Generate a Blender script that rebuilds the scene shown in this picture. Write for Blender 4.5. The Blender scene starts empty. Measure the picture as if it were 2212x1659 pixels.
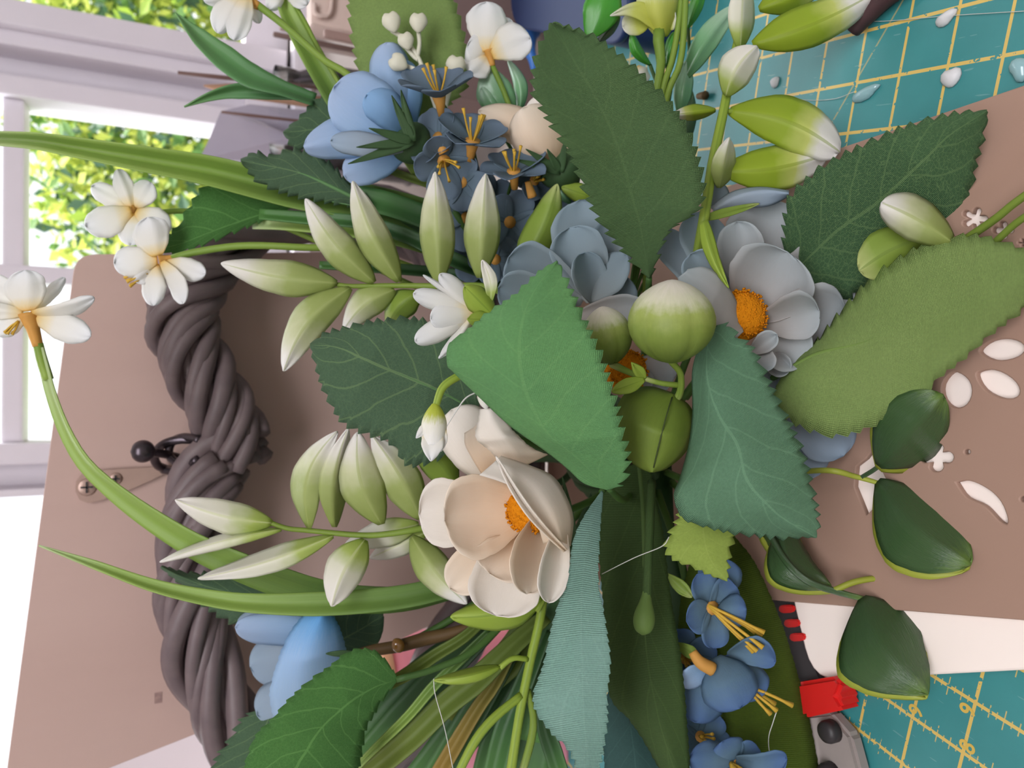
import bpy, bmesh, math, random
import numpy as np
from mathutils import Vector, Matrix
random.seed(7)
rng = np.random.default_rng(7)
PI = math.pi

# ------------------------------------------------------------------ camera, light, exposure
sc = bpy.context.scene
COL = sc.collection
F, CX, CY, H = 1557.0, 1106.0, 829.5, 0.322
_d = np.array([3400.0, -17.0, -1557.0]); _d /= np.linalg.norm(_d)
_Z = -_d
_fw = np.array([0, 0, -1.0])
_Y = _fw - _fw.dot(_Z) * _Z; _Y /= np.linalg.norm(_Y)
_X = np.cross(_Y, _Z)
R3 = np.array([_X, _Y, _Z])                      # camera axes -> world axes
CAMP = np.array([0, 0, H])

cam_data = bpy.data.cameras.new('camera')
cam = bpy.data.objects.new('camera', cam_data); COL.objects.link(cam)
cam_data.sensor_fit = 'HORIZONTAL'; cam_data.sensor_width = 36.0
cam_data.lens = F * 36.0 / 2212.0
cam_data.clip_start = 0.01; cam_data.clip_end = 60
cam_data.dof.use_dof = True; cam_data.dof.focus_distance = 0.33
cam_data.dof.aperture_fstop = 11.0
M4 = Matrix([list(R3[0]) + [0], list(R3[1]) + [0], list(R3[2]) + [H], [0, 0, 0, 1]])
cam.matrix_world = M4
sc.camera = cam

sc.view_settings.view_transform = 'Standard'
sc.view_settings.look = 'None'
sc.view_settings.gamma = 1.0
sc.view_settings.use_curve_mapping = False
sc.view_settings.exposure = 0.22
sc.cycles.max_bounces = 8
sc.cycles.transparent_max_bounces = 12

world = bpy.data.worlds.new('world'); sc.world = world; world.use_nodes = True
wb = world.node_tree.nodes['Background']
wb.inputs['Color'].default_value = (0.93, 0.96, 1.0, 1)
wb.inputs['Strength'].default_value = 1.35

def light(name, kind, loc, target, energy, color=(1, 1, 1), size=1.0, size_y=None):
    l = bpy.data.lights.new(name, kind); l.energy = energy; l.color = color
    if kind == 'AREA':
        l.size = size
        if size_y: l.shape = 'RECTANGLE'; l.size_y = size_y
    if kind == 'SUN': l.angle = 0.01
    o = bpy.data.objects.new(name, l); COL.objects.link(o)
    o.location = loc
    o.rotation_euler = (Vector(target) - Vector(loc)).to_track_quat('-Z', 'Y').to_euler()
    return o
light('sun', 'SUN', (0.6, 3.0, 6.0), (0.2, 1.6, 0.0), 9.0, (1.0, 0.95, 0.84))
light('window_daylight', 'AREA', (0.1, 1.35, 1.05), (0.0, 0.45, 0.12), 26.0, (0.93, 0.96, 1.0), 1.5, 0.7)
light('overhead_fill', 'AREA', (0.0, -0.8, 1.9), (0.0, 0.3, 0.1), 56.0, (0.97, 0.96, 1.0), 2.0, 1.2)  # added fill from overhead, out of view, to brighten table and back board

# ------------------------------------------------------------------ geometry helpers
def P(x, y, d):
    """point seen at photo pixel (x, y), d metres along the optical axis"""
    x = np.asarray(x, float); y = np.asarray(y, float); d = np.asarray(d, float)
    c = np.stack([(x - CX) / F * d, -(y - CY) / F * d, -d * np.ones_like(x)], -1)
    return CAMP + c @ R3.T
def ray(x, y):
    return R3 @ np.array([x - CX, -(y - CY), -F])
def G(x, y, z=0.0):
    r = ray(x, y); return CAMP + r * ((z - H) / r[2])
def V(x, y, Y):
    r = ray(x, y); return CAMP + r * (Y / r[1])
def camv(x, y, z):
    """direction given as image right, image up, towards the camera"""
    v = R3 @ np.array([x, y, z], float); return v / np.linalg.norm(v)

def spl(pts, n):
    """Catmull-Rom through pts, n samples by chord length"""
    p = np.asarray(pts, float)
    if len(p) == 1: return np.repeat(p, n, 0)
    if len(p) == 2:
        t = np.linspace(0, 1, n)[:, None]; return p[0] * (1 - t) + p[1] * t
    q = np.vstack([2 * p[0] - p[1], p, 2 * p[-1] - p[-2]])
    out = []
    for i in range(len(p) - 1):
        a, b, c, e = q[i], q[i + 1], q[i + 2], q[i + 3]
        for t in np.linspace(0, 1, 16, endpoint=False):
            out.append(0.5 * (2 * b + (c - a) * t + (2 * a - 5 * b + 4 * c - e) * t * t + (3 * b - a - 3 * c + e) * t ** 3))
    out.append(p[-1]); out = np.array(out)
    seg = np.linalg.norm(np.diff(out[:, :2], axis=0), axis=1) + 1e-9
    s = np.concatenate([[0], np.cumsum(seg)]); s /= s[-1]
    tt = np.linspace(0, 1, n)
    return np.stack([np.interp(tt, s, out[:, k]) for k in range(out.shape[1])], 1)

ORG = {}
def tag(o, label=None, cat=None, group=None, kind=None):
    if label: o['label'] = label
    if cat: o['category'] = cat
    if group: o['group'] = group
    if kind: o['kind'] = kind
    return o
def thing(name, label, cat, loc, group=None):
    o = bpy.data.objects.new(name, None); COL.objects.link(o)
    o.empty_display_size = 0.01
    o.location = [float(v) for v in loc]
    ORG[o.name] = np.array([float(v) for v in loc])
    return tag(o, label, cat, group)
def obj(name, vs, fs, mat, parent=None, uv=None, smooth=True, thick=0.0, loc=None, mats=None, midx=None):
    vs = np.asarray(vs, float)
    o0 = ORG[parent.name] if parent is not None else (np.array(loc, float) if loc is not None else np.zeros(3))
    me = bpy.data.meshes.new(name)
    me.from_pydata((vs - o0).tolist(), [], [tuple(int(i) for i in f) for f in fs])
    if smooth: me.polygons.foreach_set('use_smooth', [True] * len(me.polygons))
    if uv is not None:
        lay = me.uv_layers.new(name='UVMap')
        idx = np.empty(len(me.loops), int); me.loops.foreach_get('vertex_index', idx)
        lay.data.foreach_set('uv', np.asarray(uv, float)[idx].ravel())
    for m in (mats or [mat]): me.materials.append(m)
    if midx is not None: me.polygons.foreach_set('material_index', midx)
    me.update()
    o = bpy.data.objects.new(name, me); COL.objects.link(o)
    if parent is not None: o.parent = parent
    elif loc is not None: o.location = [float(v) for v in loc]
    ORG[o.name] = o0
    if thick:
        m = o.modifiers.new('thickness', 'SOLIDIFY'); m.thickness = thick; m.offset = 0
    return o
def gridfaces(nu, nv):
    return [(i * nv + j, i * nv + j + 1, (i + 1) * nv + j + 1, (i + 1) * nv + j) for i in range(nu - 1) for j in range(nv - 1)]

def lin(vals, n):
    vals = np.atleast_1d(np.asarray(vals, float))
    if len(vals) == 1: return np.repeat(vals, n)
    return np.interp(np.linspace(0, 1, n), np.linspace(0, 1, len(vals)), vals)

def sheet(name, L, M, R, dL, dM, dR, mat, parent=None, nu=110, nv=11, serr=0.0, tooth=22.0, k=1.4, thick=0.0005, ripple=0.0, **kw):
    """a leaf or petal between two edge curves and a midrib, each with its own distances"""
    l, m, r = spl(L, nu), spl(M, nu), spl(R, nu); l0, r0 = l.copy(), r.copy()
    a, b, c = lin(dL, nu), lin(dM, nu), lin(dR, nu)
    if serr:
        sl, sr = serr if isinstance(serr, tuple) else (serr, serr)
        for e, sq in ((l, lin(sl, nu)), (r, lin(sr, nu))):
            t = np.gradient(e, axis=0); seg = np.linalg.norm(t, axis=1) + 1e-6
            n = e - m; nn = np.linalg.norm(n, axis=1, keepdims=True) + 1e-6
            s = np.cumsum(seg); ph = (s / tooth + 0.15 * np.sin(s / tooth * 1.7)) % 1.0
            w = np.clip(nn[:, 0] / 25.0, 0, 1)
            e += n / nn * (sq * (ph - 0.5) * w)[:, None]
    vs, uv = [], []
    js = np.linspace(-1, 1, nv)
    for i in range(nu):
        for v in js:
            e, e0, de = (l[i], l0[i], a[i]) if v < 0 else (r[i], r0[i], c[i])
            w = abs(v)
            p = m[i] + (e0 - m[i]) * w + (e - e0) * w ** 9
            d = b[i] + (de - b[i]) * w ** k
            if ripple: d += ripple * w * w * math.sin(i / nu * 23 + v * 2.1)
            vs.append((p[0], p[1], d)); uv.append((i / (nu - 1), 0.5 + 0.5 * v))
    vs = np.array(vs)
    return obj(name, P(vs[:, 0], vs[:, 1], vs[:, 2]), gridfaces(nu, nv), mat, parent, uv, thick=thick, **kw)

def prof(u, wp, f0, pt):
    u = np.asarray(u, float)
    a = f0 + (1 - f0) * np.sin(PI / 2 * np.clip(u / wp, 0, 1)) ** 0.9
    s = np.clip((u - wp) / (1 - wp), 0, 1)
    rnd = np.sqrt(np.clip(1 - s ** 2.3, 0, 1)); sharp = 1 - s ** 1.7
    return np.where(u < wp, a, rnd * (1 - pt) + sharp * pt)

def petal(name, b, t, w, mat, parent, wp=0.6, f0=0.2, pt=0.0, cup=0.0, belly=0.0, tilt=0.0, bow=0.0, crease=0.0, nu=26, nv=11, thick=0.0005, wave=0.0006, asym=0.0, jit=0.022, **kw):
    """petal or leaflet from base b to tip t (x, y, d), half width w in photo pixels"""
    b, t = np.array(b, float), np.array(t, float)
    ax = t[:2] - b[:2]; ln = np.linalg.norm(ax) + 1e-6
    n = np.array([-ax[1], ax[0]]) / ln
    us = np.linspace(0, 1, nu); us = us + 0.06 * np.sin(2 * PI * us) * 0
    us = 1 - (1 - us) ** 1.25
    f = prof(us, wp, f0, pt)
    vs, uv = [], []
    ph = rng.random() * 6; pj = rng.random(4) * 6
    jl = 1 + jit * (np.sin(us * 9 + pj[0]) + .6 * np.sin(us * 23 + pj[1]) + .3 * np.sin(us * 47 + pj[1])); jr = 1 + jit * (np.sin(us * 8 + pj[2]) + .6 * np.sin(us * 21 + pj[3]) + .3 * np.sin(us * 51 + pj[3]))
    for i, u in enumerate(us):
        for v in np.linspace(-1, 1, nv):
            q = b[:2] + ax * u + n * (bow * math.sin(PI * u) + w * f[i] * ((jl[i] if v < 0 else jr[i]) * v + asym * (1 - v * v)))
            d = b[2] + (t[2] - b[2]) * u + belly * math.sin(PI * u) + (cup * v * v + tilt * v - crease * (1 - abs(v))) * f[i]
            if wave: d += wave * (math.sin(v * 5 + ph) * u + .7 * v * v * math.sin(u * 8 + ph) * f[i])
            vs.append((q[0], q[1], d)); uv.append((u, 0.5 + 0.5 * v))
    vs = np.array(vs)
    return obj(name, P(vs[:, 0], vs[:, 1], vs[:, 2]), gridfaces(nu, nv), mat, parent, uv, thick=thick, **kw)

def tube_mesh(c, r, ns=8, cap=True):
    """rings round a 3-D centre line"""
    c = np.asarray(c, float); n = len(c); r = lin(r, n) if np.ndim(r) else np.repeat(float(r), n)
    t = np.gradient(c, axis=0); t /= np.linalg.norm(t, axis=1, keepdims=True) + 1e-12
    up = np.array([0.31, 0.52, 0.79]); s = np.cross(t[0], up); s /= np.linalg.norm(s)
    vs, uv = [], []
    for i in range(n):
        s = s - s.dot(t[i]) * t[i]; s /= np.linalg.norm(s) + 1e-12
        q = np.cross(t[i], s)
        for j in range(ns):
            a = 2 * PI * j / ns
            vs.append(c[i] + r[i] * (math.cos(a) * s + math.sin(a) * q)); uv.append((i / (n - 1), j / ns))
    fs = [(i * ns + j, i * ns + (j + 1) % ns, (i + 1) * ns + (j + 1) % ns, (i + 1) * ns + j) for i in range(n - 1) for j in range(ns)]
    if cap:
        fs.append(tuple(range(ns - 1, -1, -1))); fs.append(tuple((n - 1) * ns + j for j in range(ns)))
    return vs, fs, uv
def tube(name, pts, r, mat, parent=None, n=28, ns=8, world=False, **kw):
    """pts (x, y, d) in photo pixels and metres, r in photo pixels; world=True: all in metres"""
    p = spl(pts, n)
    if world: c = p; rr = lin(r, n)
    else: c = P(p[:, 0], p[:, 1], p[:, 2]); rr = lin(r, n) * p[:, 2] / F
    vs, fs, uv = tube_mesh(c, rr, ns)
    return obj(name, vs, fs, mat, parent, uv, **kw)
def join(parts):
    """list of (vs, fs, uv) -> one"""
    V_, F_, U_ = [], [], []
    for vs, fs, uv in parts:
        o = len(V_); V_ += list(vs); U_ += list(uv); F_ += [tuple(i + o for i in f) for f in fs]
    return V_, F_, U_
def lathe_mesh(b, t, pr, ns=20, cap=True):
    """profile pr [(t, r metres)] round the axis b -> t (metres)"""
    b, t = np.array(b, float), np.array(t, float)
    ax = t - b; ln = np.linalg.norm(ax); ax /= ln
    s = np.cross(ax, np.array([0.3, 0.2, 0.9])); s /= np.linalg.norm(s); q = np.cross(ax, s)
    vs, uv = [], []
    for u, r in pr:
        for j in range(ns):
            a = 2 * PI * j / ns
            vs.append(b + ax * ln * u + r * (math.cos(a) * s + math.sin(a) * q)); uv.append((u, j / ns))
    n = len(pr)
    fs = [(i * ns + j, i * ns + (j + 1) % ns, (i + 1) * ns + (j + 1) % ns, (i + 1) * ns + j) for i in range(n - 1) for j in range(ns)]
    if cap: fs.append(tuple(range(ns - 1, -1, -1))); fs.append(tuple((n - 1) * ns + j for j in range(ns)))
    return vs, fs, uv
def lathe(name, b, t, pr, mat, parent=None, ns=20, cap=True, **kw):
    vs, fs, uv = lathe_mesh(b, t, pr, ns, cap)
    return obj(name, vs, fs, mat, parent, uv, **kw)
def bud(name, b, t, r, mat, parent, pr=None, ns=20, ridge=0.0):
    """bud from base b to tip t (x, y, d), r in photo pixels"""
    B, T = P(*b), P(*t); rm = r * (b[2] + t[2]) / 2 / F
    pr = pr or [(0, .05), (.04, .3), (.12, .58), (.25, .84), (.4, .98), (.55, 1), (.7, .9), (.83, .7), (.93, .42), (.985, .16), (1, .02)]
    q = spl([(u * 1.0, r_) for u, r_ in pr], 24)
    vs, fs, uv = lathe_mesh(B, T, [(u, max(r_, .01) * rm) for u, r_ in q], ns)
    if ridge:
        c = (B + T) / 2
        vs = [c + (np.array(p) - c) * (1 - ridge * sum(math.exp(-(((w[1] * 5 + .35) % 1 - .5) / .10) ** 2) for _ in (0,)) * (1 if w[0] < .7 else max(0, (.85 - w[0]) / .15))) for p, w in zip(vs, uv)]
    return obj(name, vs, fs, mat, parent, uv)
def box_mesh(lo, hi, bev=0.0):
    bm = bmesh.new(); bmesh.ops.create_cube(bm, size=1)
    lo, hi = np.array(lo, float), np.array(hi, float)
    for v in bm.verts: v.co = Vector([float(q) for q in (lo + hi) / 2 + np.array(v.co) * (hi - lo)])
    if bev: bmesh.ops.bevel(bm, geom=bm.edges[:], offset=bev, segments=2, affect='EDGES', profile=0.7)
    bm.verts.index_update()
    vs = [tuple(v.co) for v in bm.verts]; fs = [tuple(v.index for v in f.verts) for f in bm.faces]
    bm.free(); return vs, fs, [(v[0], v[1]) for v in vs]
def box(name, lo, hi, mat, parent=None, bev=0.0, **kw):
    vs, fs, uv = box_mesh(lo, hi, bev)
    return obj(name, vs, fs, mat, parent, None, smooth=False, **kw)
def plate(name, outline, holes, z0, z1, mat, parent=None, bevel=0.0006, M=None):
    """flat board cut to an outline with cut-outs: 2-D filled curve, extruded, made a mesh"""
    cu = bpy.data.curves.new(name, 'CURVE'); cu.dimensions = '2D'; cu.fill_mode = 'BOTH'
    cu.extrude = (z1 - z0) / 2 - bevel; cu.bevel_depth = bevel; cu.bevel_resolution = 1
    for ring in [outline] + list(holes):
        s = cu.splines.new('POLY'); s.points.add(len(ring) - 1); s.use_cyclic_u = True
        for p, q in zip(s.points, ring): p.co = (float(q[0]), float(q[1]), 0, 1)
    tmp = bpy.data.objects.new(name, cu); COL.objects.link(tmp)
    dg = bpy.context.evaluated_depsgraph_get()
    me = bpy.data.meshes.new_from_object(tmp.evaluated_get(dg))
    bpy.data.objects.remove(tmp); bpy.data.curves.remove(cu)
    T = Matrix.Translation((0, 0, (z0 + z1) / 2))
    if M is not None: T = M @ T
    me.transform(T)
    o0 = ORG[parent.name] if parent is not None else np.zeros(3)
    me.transform(Matrix.Translation([-float(v) for v in o0]))
    me.materials.clear(); me.materials.append(mat); me.name = name
    o = bpy.data.objects.new(name, me); COL.objects.link(o)
    if parent is not None: o.parent = parent
    ORG[o.name] = o0
    return o
def rounded(pts, rad, n=6):
    """polygon with rounded corners; rad one value per corner"""
    out = []; m = len(pts); pts = [np.array(p[:2], float) for p in pts]
    for i in range(m):
        a, b, c = pts[i - 1], pts[i], pts[(i + 1) % m]
        if rad[i] <= 0: out.append(b); continue
        u = (a - b) / np.linalg.norm(a - b); v = (c - b) / np.linalg.norm(c - b)
        p, q = b + u * rad[i], b + v * rad[i]
        for t in np.linspace(0, 1, n): out.append(p * (1 - t) ** 2 + 2 * b * t * (1 - t) + q * t * t)
    return out

# ------------------------------------------------------------------ materials
def s2l(c):
    return tuple((v / 255 / 12.92 if v / 255 <= .04045 else ((v / 255 + .055) / 1.055) ** 2.4) for v in c) + (1.0,)
def nodes(name):
    m = bpy.data.materials.new(name); m.use_nodes = True
    nt = m.node_tree; b = nt.nodes['Principled BSDF']; out = nt.nodes['Material Output']
    return m, nt, b, out
def N(nt, typ, **ins):
    n = nt.nodes.new(typ)
    for k_, v in ins.items():
        if k_.startswith('_'): setattr(n, k_[1:], v)
        else:
            s = n.inputs[k_.replace('__', ' ')] if not k_.startswith('i') or not k_[1:].isdigit() else n.inputs[int(k_[1:])]
            if isinstance(v, bpy.types.NodeSocket): nt.links.new(v, s)
            else: s.default_value = v
    return n
def mth(nt, op, a, b=0.0, c=None):
    n = nt.nodes.new('ShaderNodeMath'); n.operation = op
    for i, v in enumerate((a, b) if c is None else (a, b, c)):
        if isinstance(v, bpy.types.NodeSocket): nt.links.new(v, n.inputs[i])
        else: n.inputs[i].default_value = v
    return n.outputs[0]
def mix(nt, f, a, b, mode='MIX'):
    n = nt.nodes.new('ShaderNodeMix'); n.data_type = 'RGBA'; n.blend_type = mode
    for s, v in ((n.inputs[0], f), (n.inputs[6], a), (n.inputs[7], b)):
        if isinstance(v, bpy.types.NodeSocket): nt.links.new(v, s)
        else: s.default_value = v
    return n.outputs[2]
def ramp(nt, f, stops):
    n = nt.nodes.new('ShaderNodeValToRGB'); e = n.color_ramp.elements
    while len(e) < len(stops): e.new(0.5)
    for q, (p, c) in zip(e, stops): q.position = p; q.color = c
    nt.links.new(f, n.inputs[0]); return n.outputs[0]
def bump(nt, h, strength, dist):
    n = nt.nodes.new('ShaderNodeBump'); n.inputs['Strength'].default_value = strength; n.inputs['Distance'].default_value = dist
    nt.links.new(h, n.inputs['Height']); return n.outputs[0]
def finish(nt, b, out, col, rough, transl, normal=None):
    nt.links.new(col, b.inputs['Base Color']); b.inputs['Roughness'].default_value = rough
    if normal is not None: nt.links.new(normal, b.inputs['Normal'])
    if transl:
        t = nt.nodes.new('ShaderNodeBsdfTranslucent'); nt.links.new(col, t.inputs['Color'])
        mx = nt.nodes.new('ShaderNodeMixShader'); mx.inputs[0].default_value = transl
        nt.links.new(b.outputs[0], mx.inputs[1]); nt.links.new(t.outputs[0], mx.inputs[2])
        nt.links.new(mx.outputs[0], out.inputs['Surface'])

def m_leaf(name, base, vein, nveins=8.0, slant=2.2, vstr=0.6, ribs=0.0, net=0.5, transl=0.18, rough=0.75, mott=0.35, c2=None):
    """cloth leaf: printed midrib, side veins and net, woven relief"""
    m, nt, b, out = nodes(name)
    uv = N(nt, 'ShaderNodeTexCoord').outputs['UV']
    nz = N(nt, 'ShaderNodeTexNoise', Vector=uv, Scale=5.0, Detail=4.0)
    wob = N(nt, 'ShaderNodeVectorMath', _operation='MULTIPLY_ADD', i0=nz.outputs['Color'], i1=(0.05, 0.05, 0), i2=uv).outputs[0]
    sp = N(nt, 'ShaderNodeSeparateXYZ', Vector=wob)
    u, v = sp.outputs[0], sp.outputs[1]
    av = mth(nt, 'ABSOLUTE', mth(nt, 'SUBTRACT', v, 0.525))
    midr = mth(nt, 'SUBTRACT', 1.0, mth(nt, 'SMOOTHSTEP', av, 0.006, 0.02)) if False else mth(nt, 'LESS_THAN', av, 0.012)
    s = mth(nt, 'FRACT', mth(nt, 'SUBTRACT', mth(nt, 'MULTIPLY', u, nveins), mth(nt, 'MULTIPLY', av, slant * 2)))
    side = mth(nt, 'LESS_THAN', mth(nt, 'ABSOLUTE', mth(nt, 'SUBTRACT', s, 0.5)), 0.035)
    vor = N(nt, 'ShaderNodeTexVoronoi', _feature='DISTANCE_TO_EDGE', Vector=N(nt, 'ShaderNodeVectorMath', _operation='MULTIPLY', i0=wob, i1=(1.6, 1.0, 1)).outputs[0], Scale=34.0)
    netl = mth(nt, 'LESS_THAN', vor.outputs['Distance'], 0.05)
    vm = mth(nt, 'MAXIMUM', mth(nt, 'MAXIMUM', midr, mth(nt, 'MULTIPLY', side, 0.75)), mth(nt, 'MULTIPLY', netl, net))
    oc = N(nt, 'ShaderNodeTexCoord').outputs['Object']
    big = N(nt, 'ShaderNodeTexNoise', Vector=oc, Scale=45.0, Detail=3.0).outputs['Fac']
    fine = N(nt, 'ShaderNodeTexNoise', Vector=oc, Scale=900.0, Detail=2.0).outputs['Fac']
    c = mix(nt, mth(nt, 'MULTIPLY', big, mott * 2), s2l(base), s2l(c2 if c2 else [q * .72 for q in base]))
    c = mix(nt, mth(nt, 'MULTIPLY', fine, 0.55), c, s2l([q * .7 for q in base]))
    c = mix(nt, mth(nt, 'MULTIPLY', vm, vstr), c, s2l(vein))
    wv = N(nt, 'ShaderNodeTexWave', _wave_type='BANDS', _bands_direction='X', Vector=uv, Scale=42.0 if ribs else 60.0, Distortion=1.2, Detail=1.0)
    wv2 = N(nt, 'ShaderNodeTexWave', _wave_type='BANDS', _bands_direction='Y', Vector=uv, Scale=30.0, Distortion=1.0, Detail=1.0)
    hgt = mth(nt, 'ADD', mth(nt, 'MULTIPLY', wv.outputs['Fac'], 1.0), mth(nt, 'ADD', mth(nt, 'MULTIPLY', wv2.outputs['Fac'], 0.3 if ribs else 0.8), mth(nt, 'MULTIPLY', vm, -1.2)))
    finish(nt, b, out, c, rough, transl, bump(nt, hgt, ribs if ribs else 0.5, 0.0006))
    b.inputs['Specular IOR Level'].default_value = 0.25
    return m
def m_grad(name, stops, rough=0.6, transl=0.25, streak=0.15, spec=0.3, noise=0.10, mid=None, bumpy=0.15, scale=(2.0, 14.0, 1.0), blotch=0.0):
    """colour running from base to tip along a petal, leaflet or stem"""
    m, nt, b, out = nodes(name)
    uv = N(nt, 'ShaderNodeTexCoord').outputs['UV']
    sp = N(nt, 'ShaderNodeSeparateXYZ', Vector=uv)
    st = N(nt, 'ShaderNodeVectorMath', _operation='MULTIPLY', i0=uv, i1=scale).outputs[0]
    if blotch: st = N(nt, 'ShaderNodeTexCoord').outputs['Object']
    nz = N(nt, 'ShaderNodeTexNoise', Vector=st, Scale=blotch if blotch else 3.0, Detail=3.0).outputs['Fac']
    f = mth(nt, 'ADD', sp.outputs[0], mth(nt, 'MULTIPLY', mth(nt, 'SUBTRACT', nz, 0.5), noise * 4))
    c = ramp(nt, f, [(p, s2l(q)) for p, q in stops])
    st2 = N(nt, 'ShaderNodeVectorMath', _operation='MULTIPLY', i0=uv, i1=(1.5, 26.0, 1)).outputs[0]
    nz2 = N(nt, 'ShaderNodeTexNoise', Vector=st2, Scale=4.0, Detail=4.0).outputs['Fac']
    c = mix(nt, mth(nt, 'MULTIPLY', nz2, streak), c, (0.12, 0.13, 0.1, 1), 'MULTIPLY')
    if mid:
        av = mth(nt, 'ABSOLUTE', mth(nt, 'SUBTRACT', sp.outputs[1], 0.5))
        c = mix(nt, mth(nt, 'MULTIPLY', mth(nt, 'LESS_THAN', av, 0.035), 0.55), c, s2l(mid))
    finish(nt, b, out, c, rough, transl, bump(nt, nz2, bumpy, 0.0006))
    b.inputs['Specular IOR Level'].default_value = spec
    return m
def m_plain(name, col, rough=0.6, noise=0.2, scale=60.0, spec=0.4, metal=0.0, transl=0.0, bumpy=0.0, stretch=(1, 1, 1), c2=None, coat=0.0):
    m, nt, b, out = nodes(name)
    oc = N(nt, 'ShaderNodeTexCoord').outputs['Object']
    st = N(nt, 'ShaderNodeVectorMath', _operation='MULTIPLY', i0=oc, i1=stretch).outputs[0]
    nz = N(nt, 'ShaderNodeTexNoise', Vector=st, Scale=scale, Detail=5.0).outputs['Fac']
    c = mix(nt, mth(nt, 'MULTIPLY', nz, noise * 2), s2l(col), s2l(c2 if c2 else [q * .6 for q in col]))
    finish(nt, b, out, c, rough, transl, bump(nt, nz, bumpy, 0.001) if bumpy else None)
    b.inputs['Specular IOR Level'].default_value = spec; b.inputs['Metallic'].default_value = metal
    b.inputs['Coat Weight'].default_value = coat
    return m
def m_glass(name, tint=(1, 1, 1), rough=0.0, clear=0.9):
    m, nt, b, out = nodes(name)
    tr = N(nt, 'ShaderNodeBsdfTransparent', Color=tuple(tint) + (1,))
    gl = N(nt, 'ShaderNodeBsdfGlossy', Roughness=rough)
    fr = N(nt, 'ShaderNodeFresnel', IOR=1.45)
    mx = N(nt, 'ShaderNodeMixShader', i0=fr.outputs[0], i1=tr.outputs[0], i2=gl.outputs[0])
    nt.links.new(mx.outputs[0], out.inputs['Surface']); return m

# ------------------------------------------------------------------ shared materials
MAT = {}
MAT['white_frame'] = m_plain('white_frame', (214, 208, 216), .45, .05, 20)
MAT['wall'] = m_plain('wall_paint', (225, 218, 214), .8, .06, 8)
MAT['table'] = m_plain('table_top', (206, 196, 188), .55, .15, 12)
MAT['glass'] = m_glass('window_glass')
MAT['board'] = m_plain('thin_plywood', (192, 165, 156), .6, .3, 14, stretch=(1, 1, .08), c2=(168, 138, 128), bumpy=.05)
MAT['panel'] = m_plain('laser_cut_plywood', (164, 134, 118), .6, .22, 14, stretch=(1, .12, 1), c2=(148, 116, 100), bumpy=.05)
MAT['cream'] = m_plain('pale_card', (250, 238, 230), .5, .05, 40, c2=(240, 222, 212))
MAT['cane'] = m_plain('brown_cane', (126, 110, 110), .5, .45, 60, stretch=(1, 1, 1), c2=(82, 70, 76), bumpy=.3)
MAT['metal'] = m_plain('bronze_metal', (182, 154, 142), .38, .2, 60, metal=.35)
MAT['dark_metal'] = m_plain('dark_bronze', (84, 76, 82), .3, .2, 60, metal=.8)
MAT['red'] = m_plain('red_plastic', (214, 36, 34), .35, .1, 60)
MAT['black'] = m_plain('black_plastic', (52, 48, 50), .45, .2, 80)
MAT['greyplastic'] = m_plain('grey_plastic', (158, 148, 144), .5, .2, 70)
MAT['glue'] = m_plain('clear_glue', (150, 190, 196), .12, .2, 80, spec=.8)
MAT['string'] = m_plain('glue_thread', (205, 205, 200), .3, .1, 80)
MAT['stem'] = m_grad('lime_stem', [(0, (120, 150, 60)), (.6, (134, 160, 66)), (1, (150, 176, 82))], .5, .1)
MAT['stem_dark'] = m_grad('green_stem', [(0, (60, 92, 42)), (1, (84, 120, 54))], .5, .1)
MAT['twig'] = m_plain('brown_twig', (110, 84, 48), .6, .4, 60, bumpy=.3)

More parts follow.
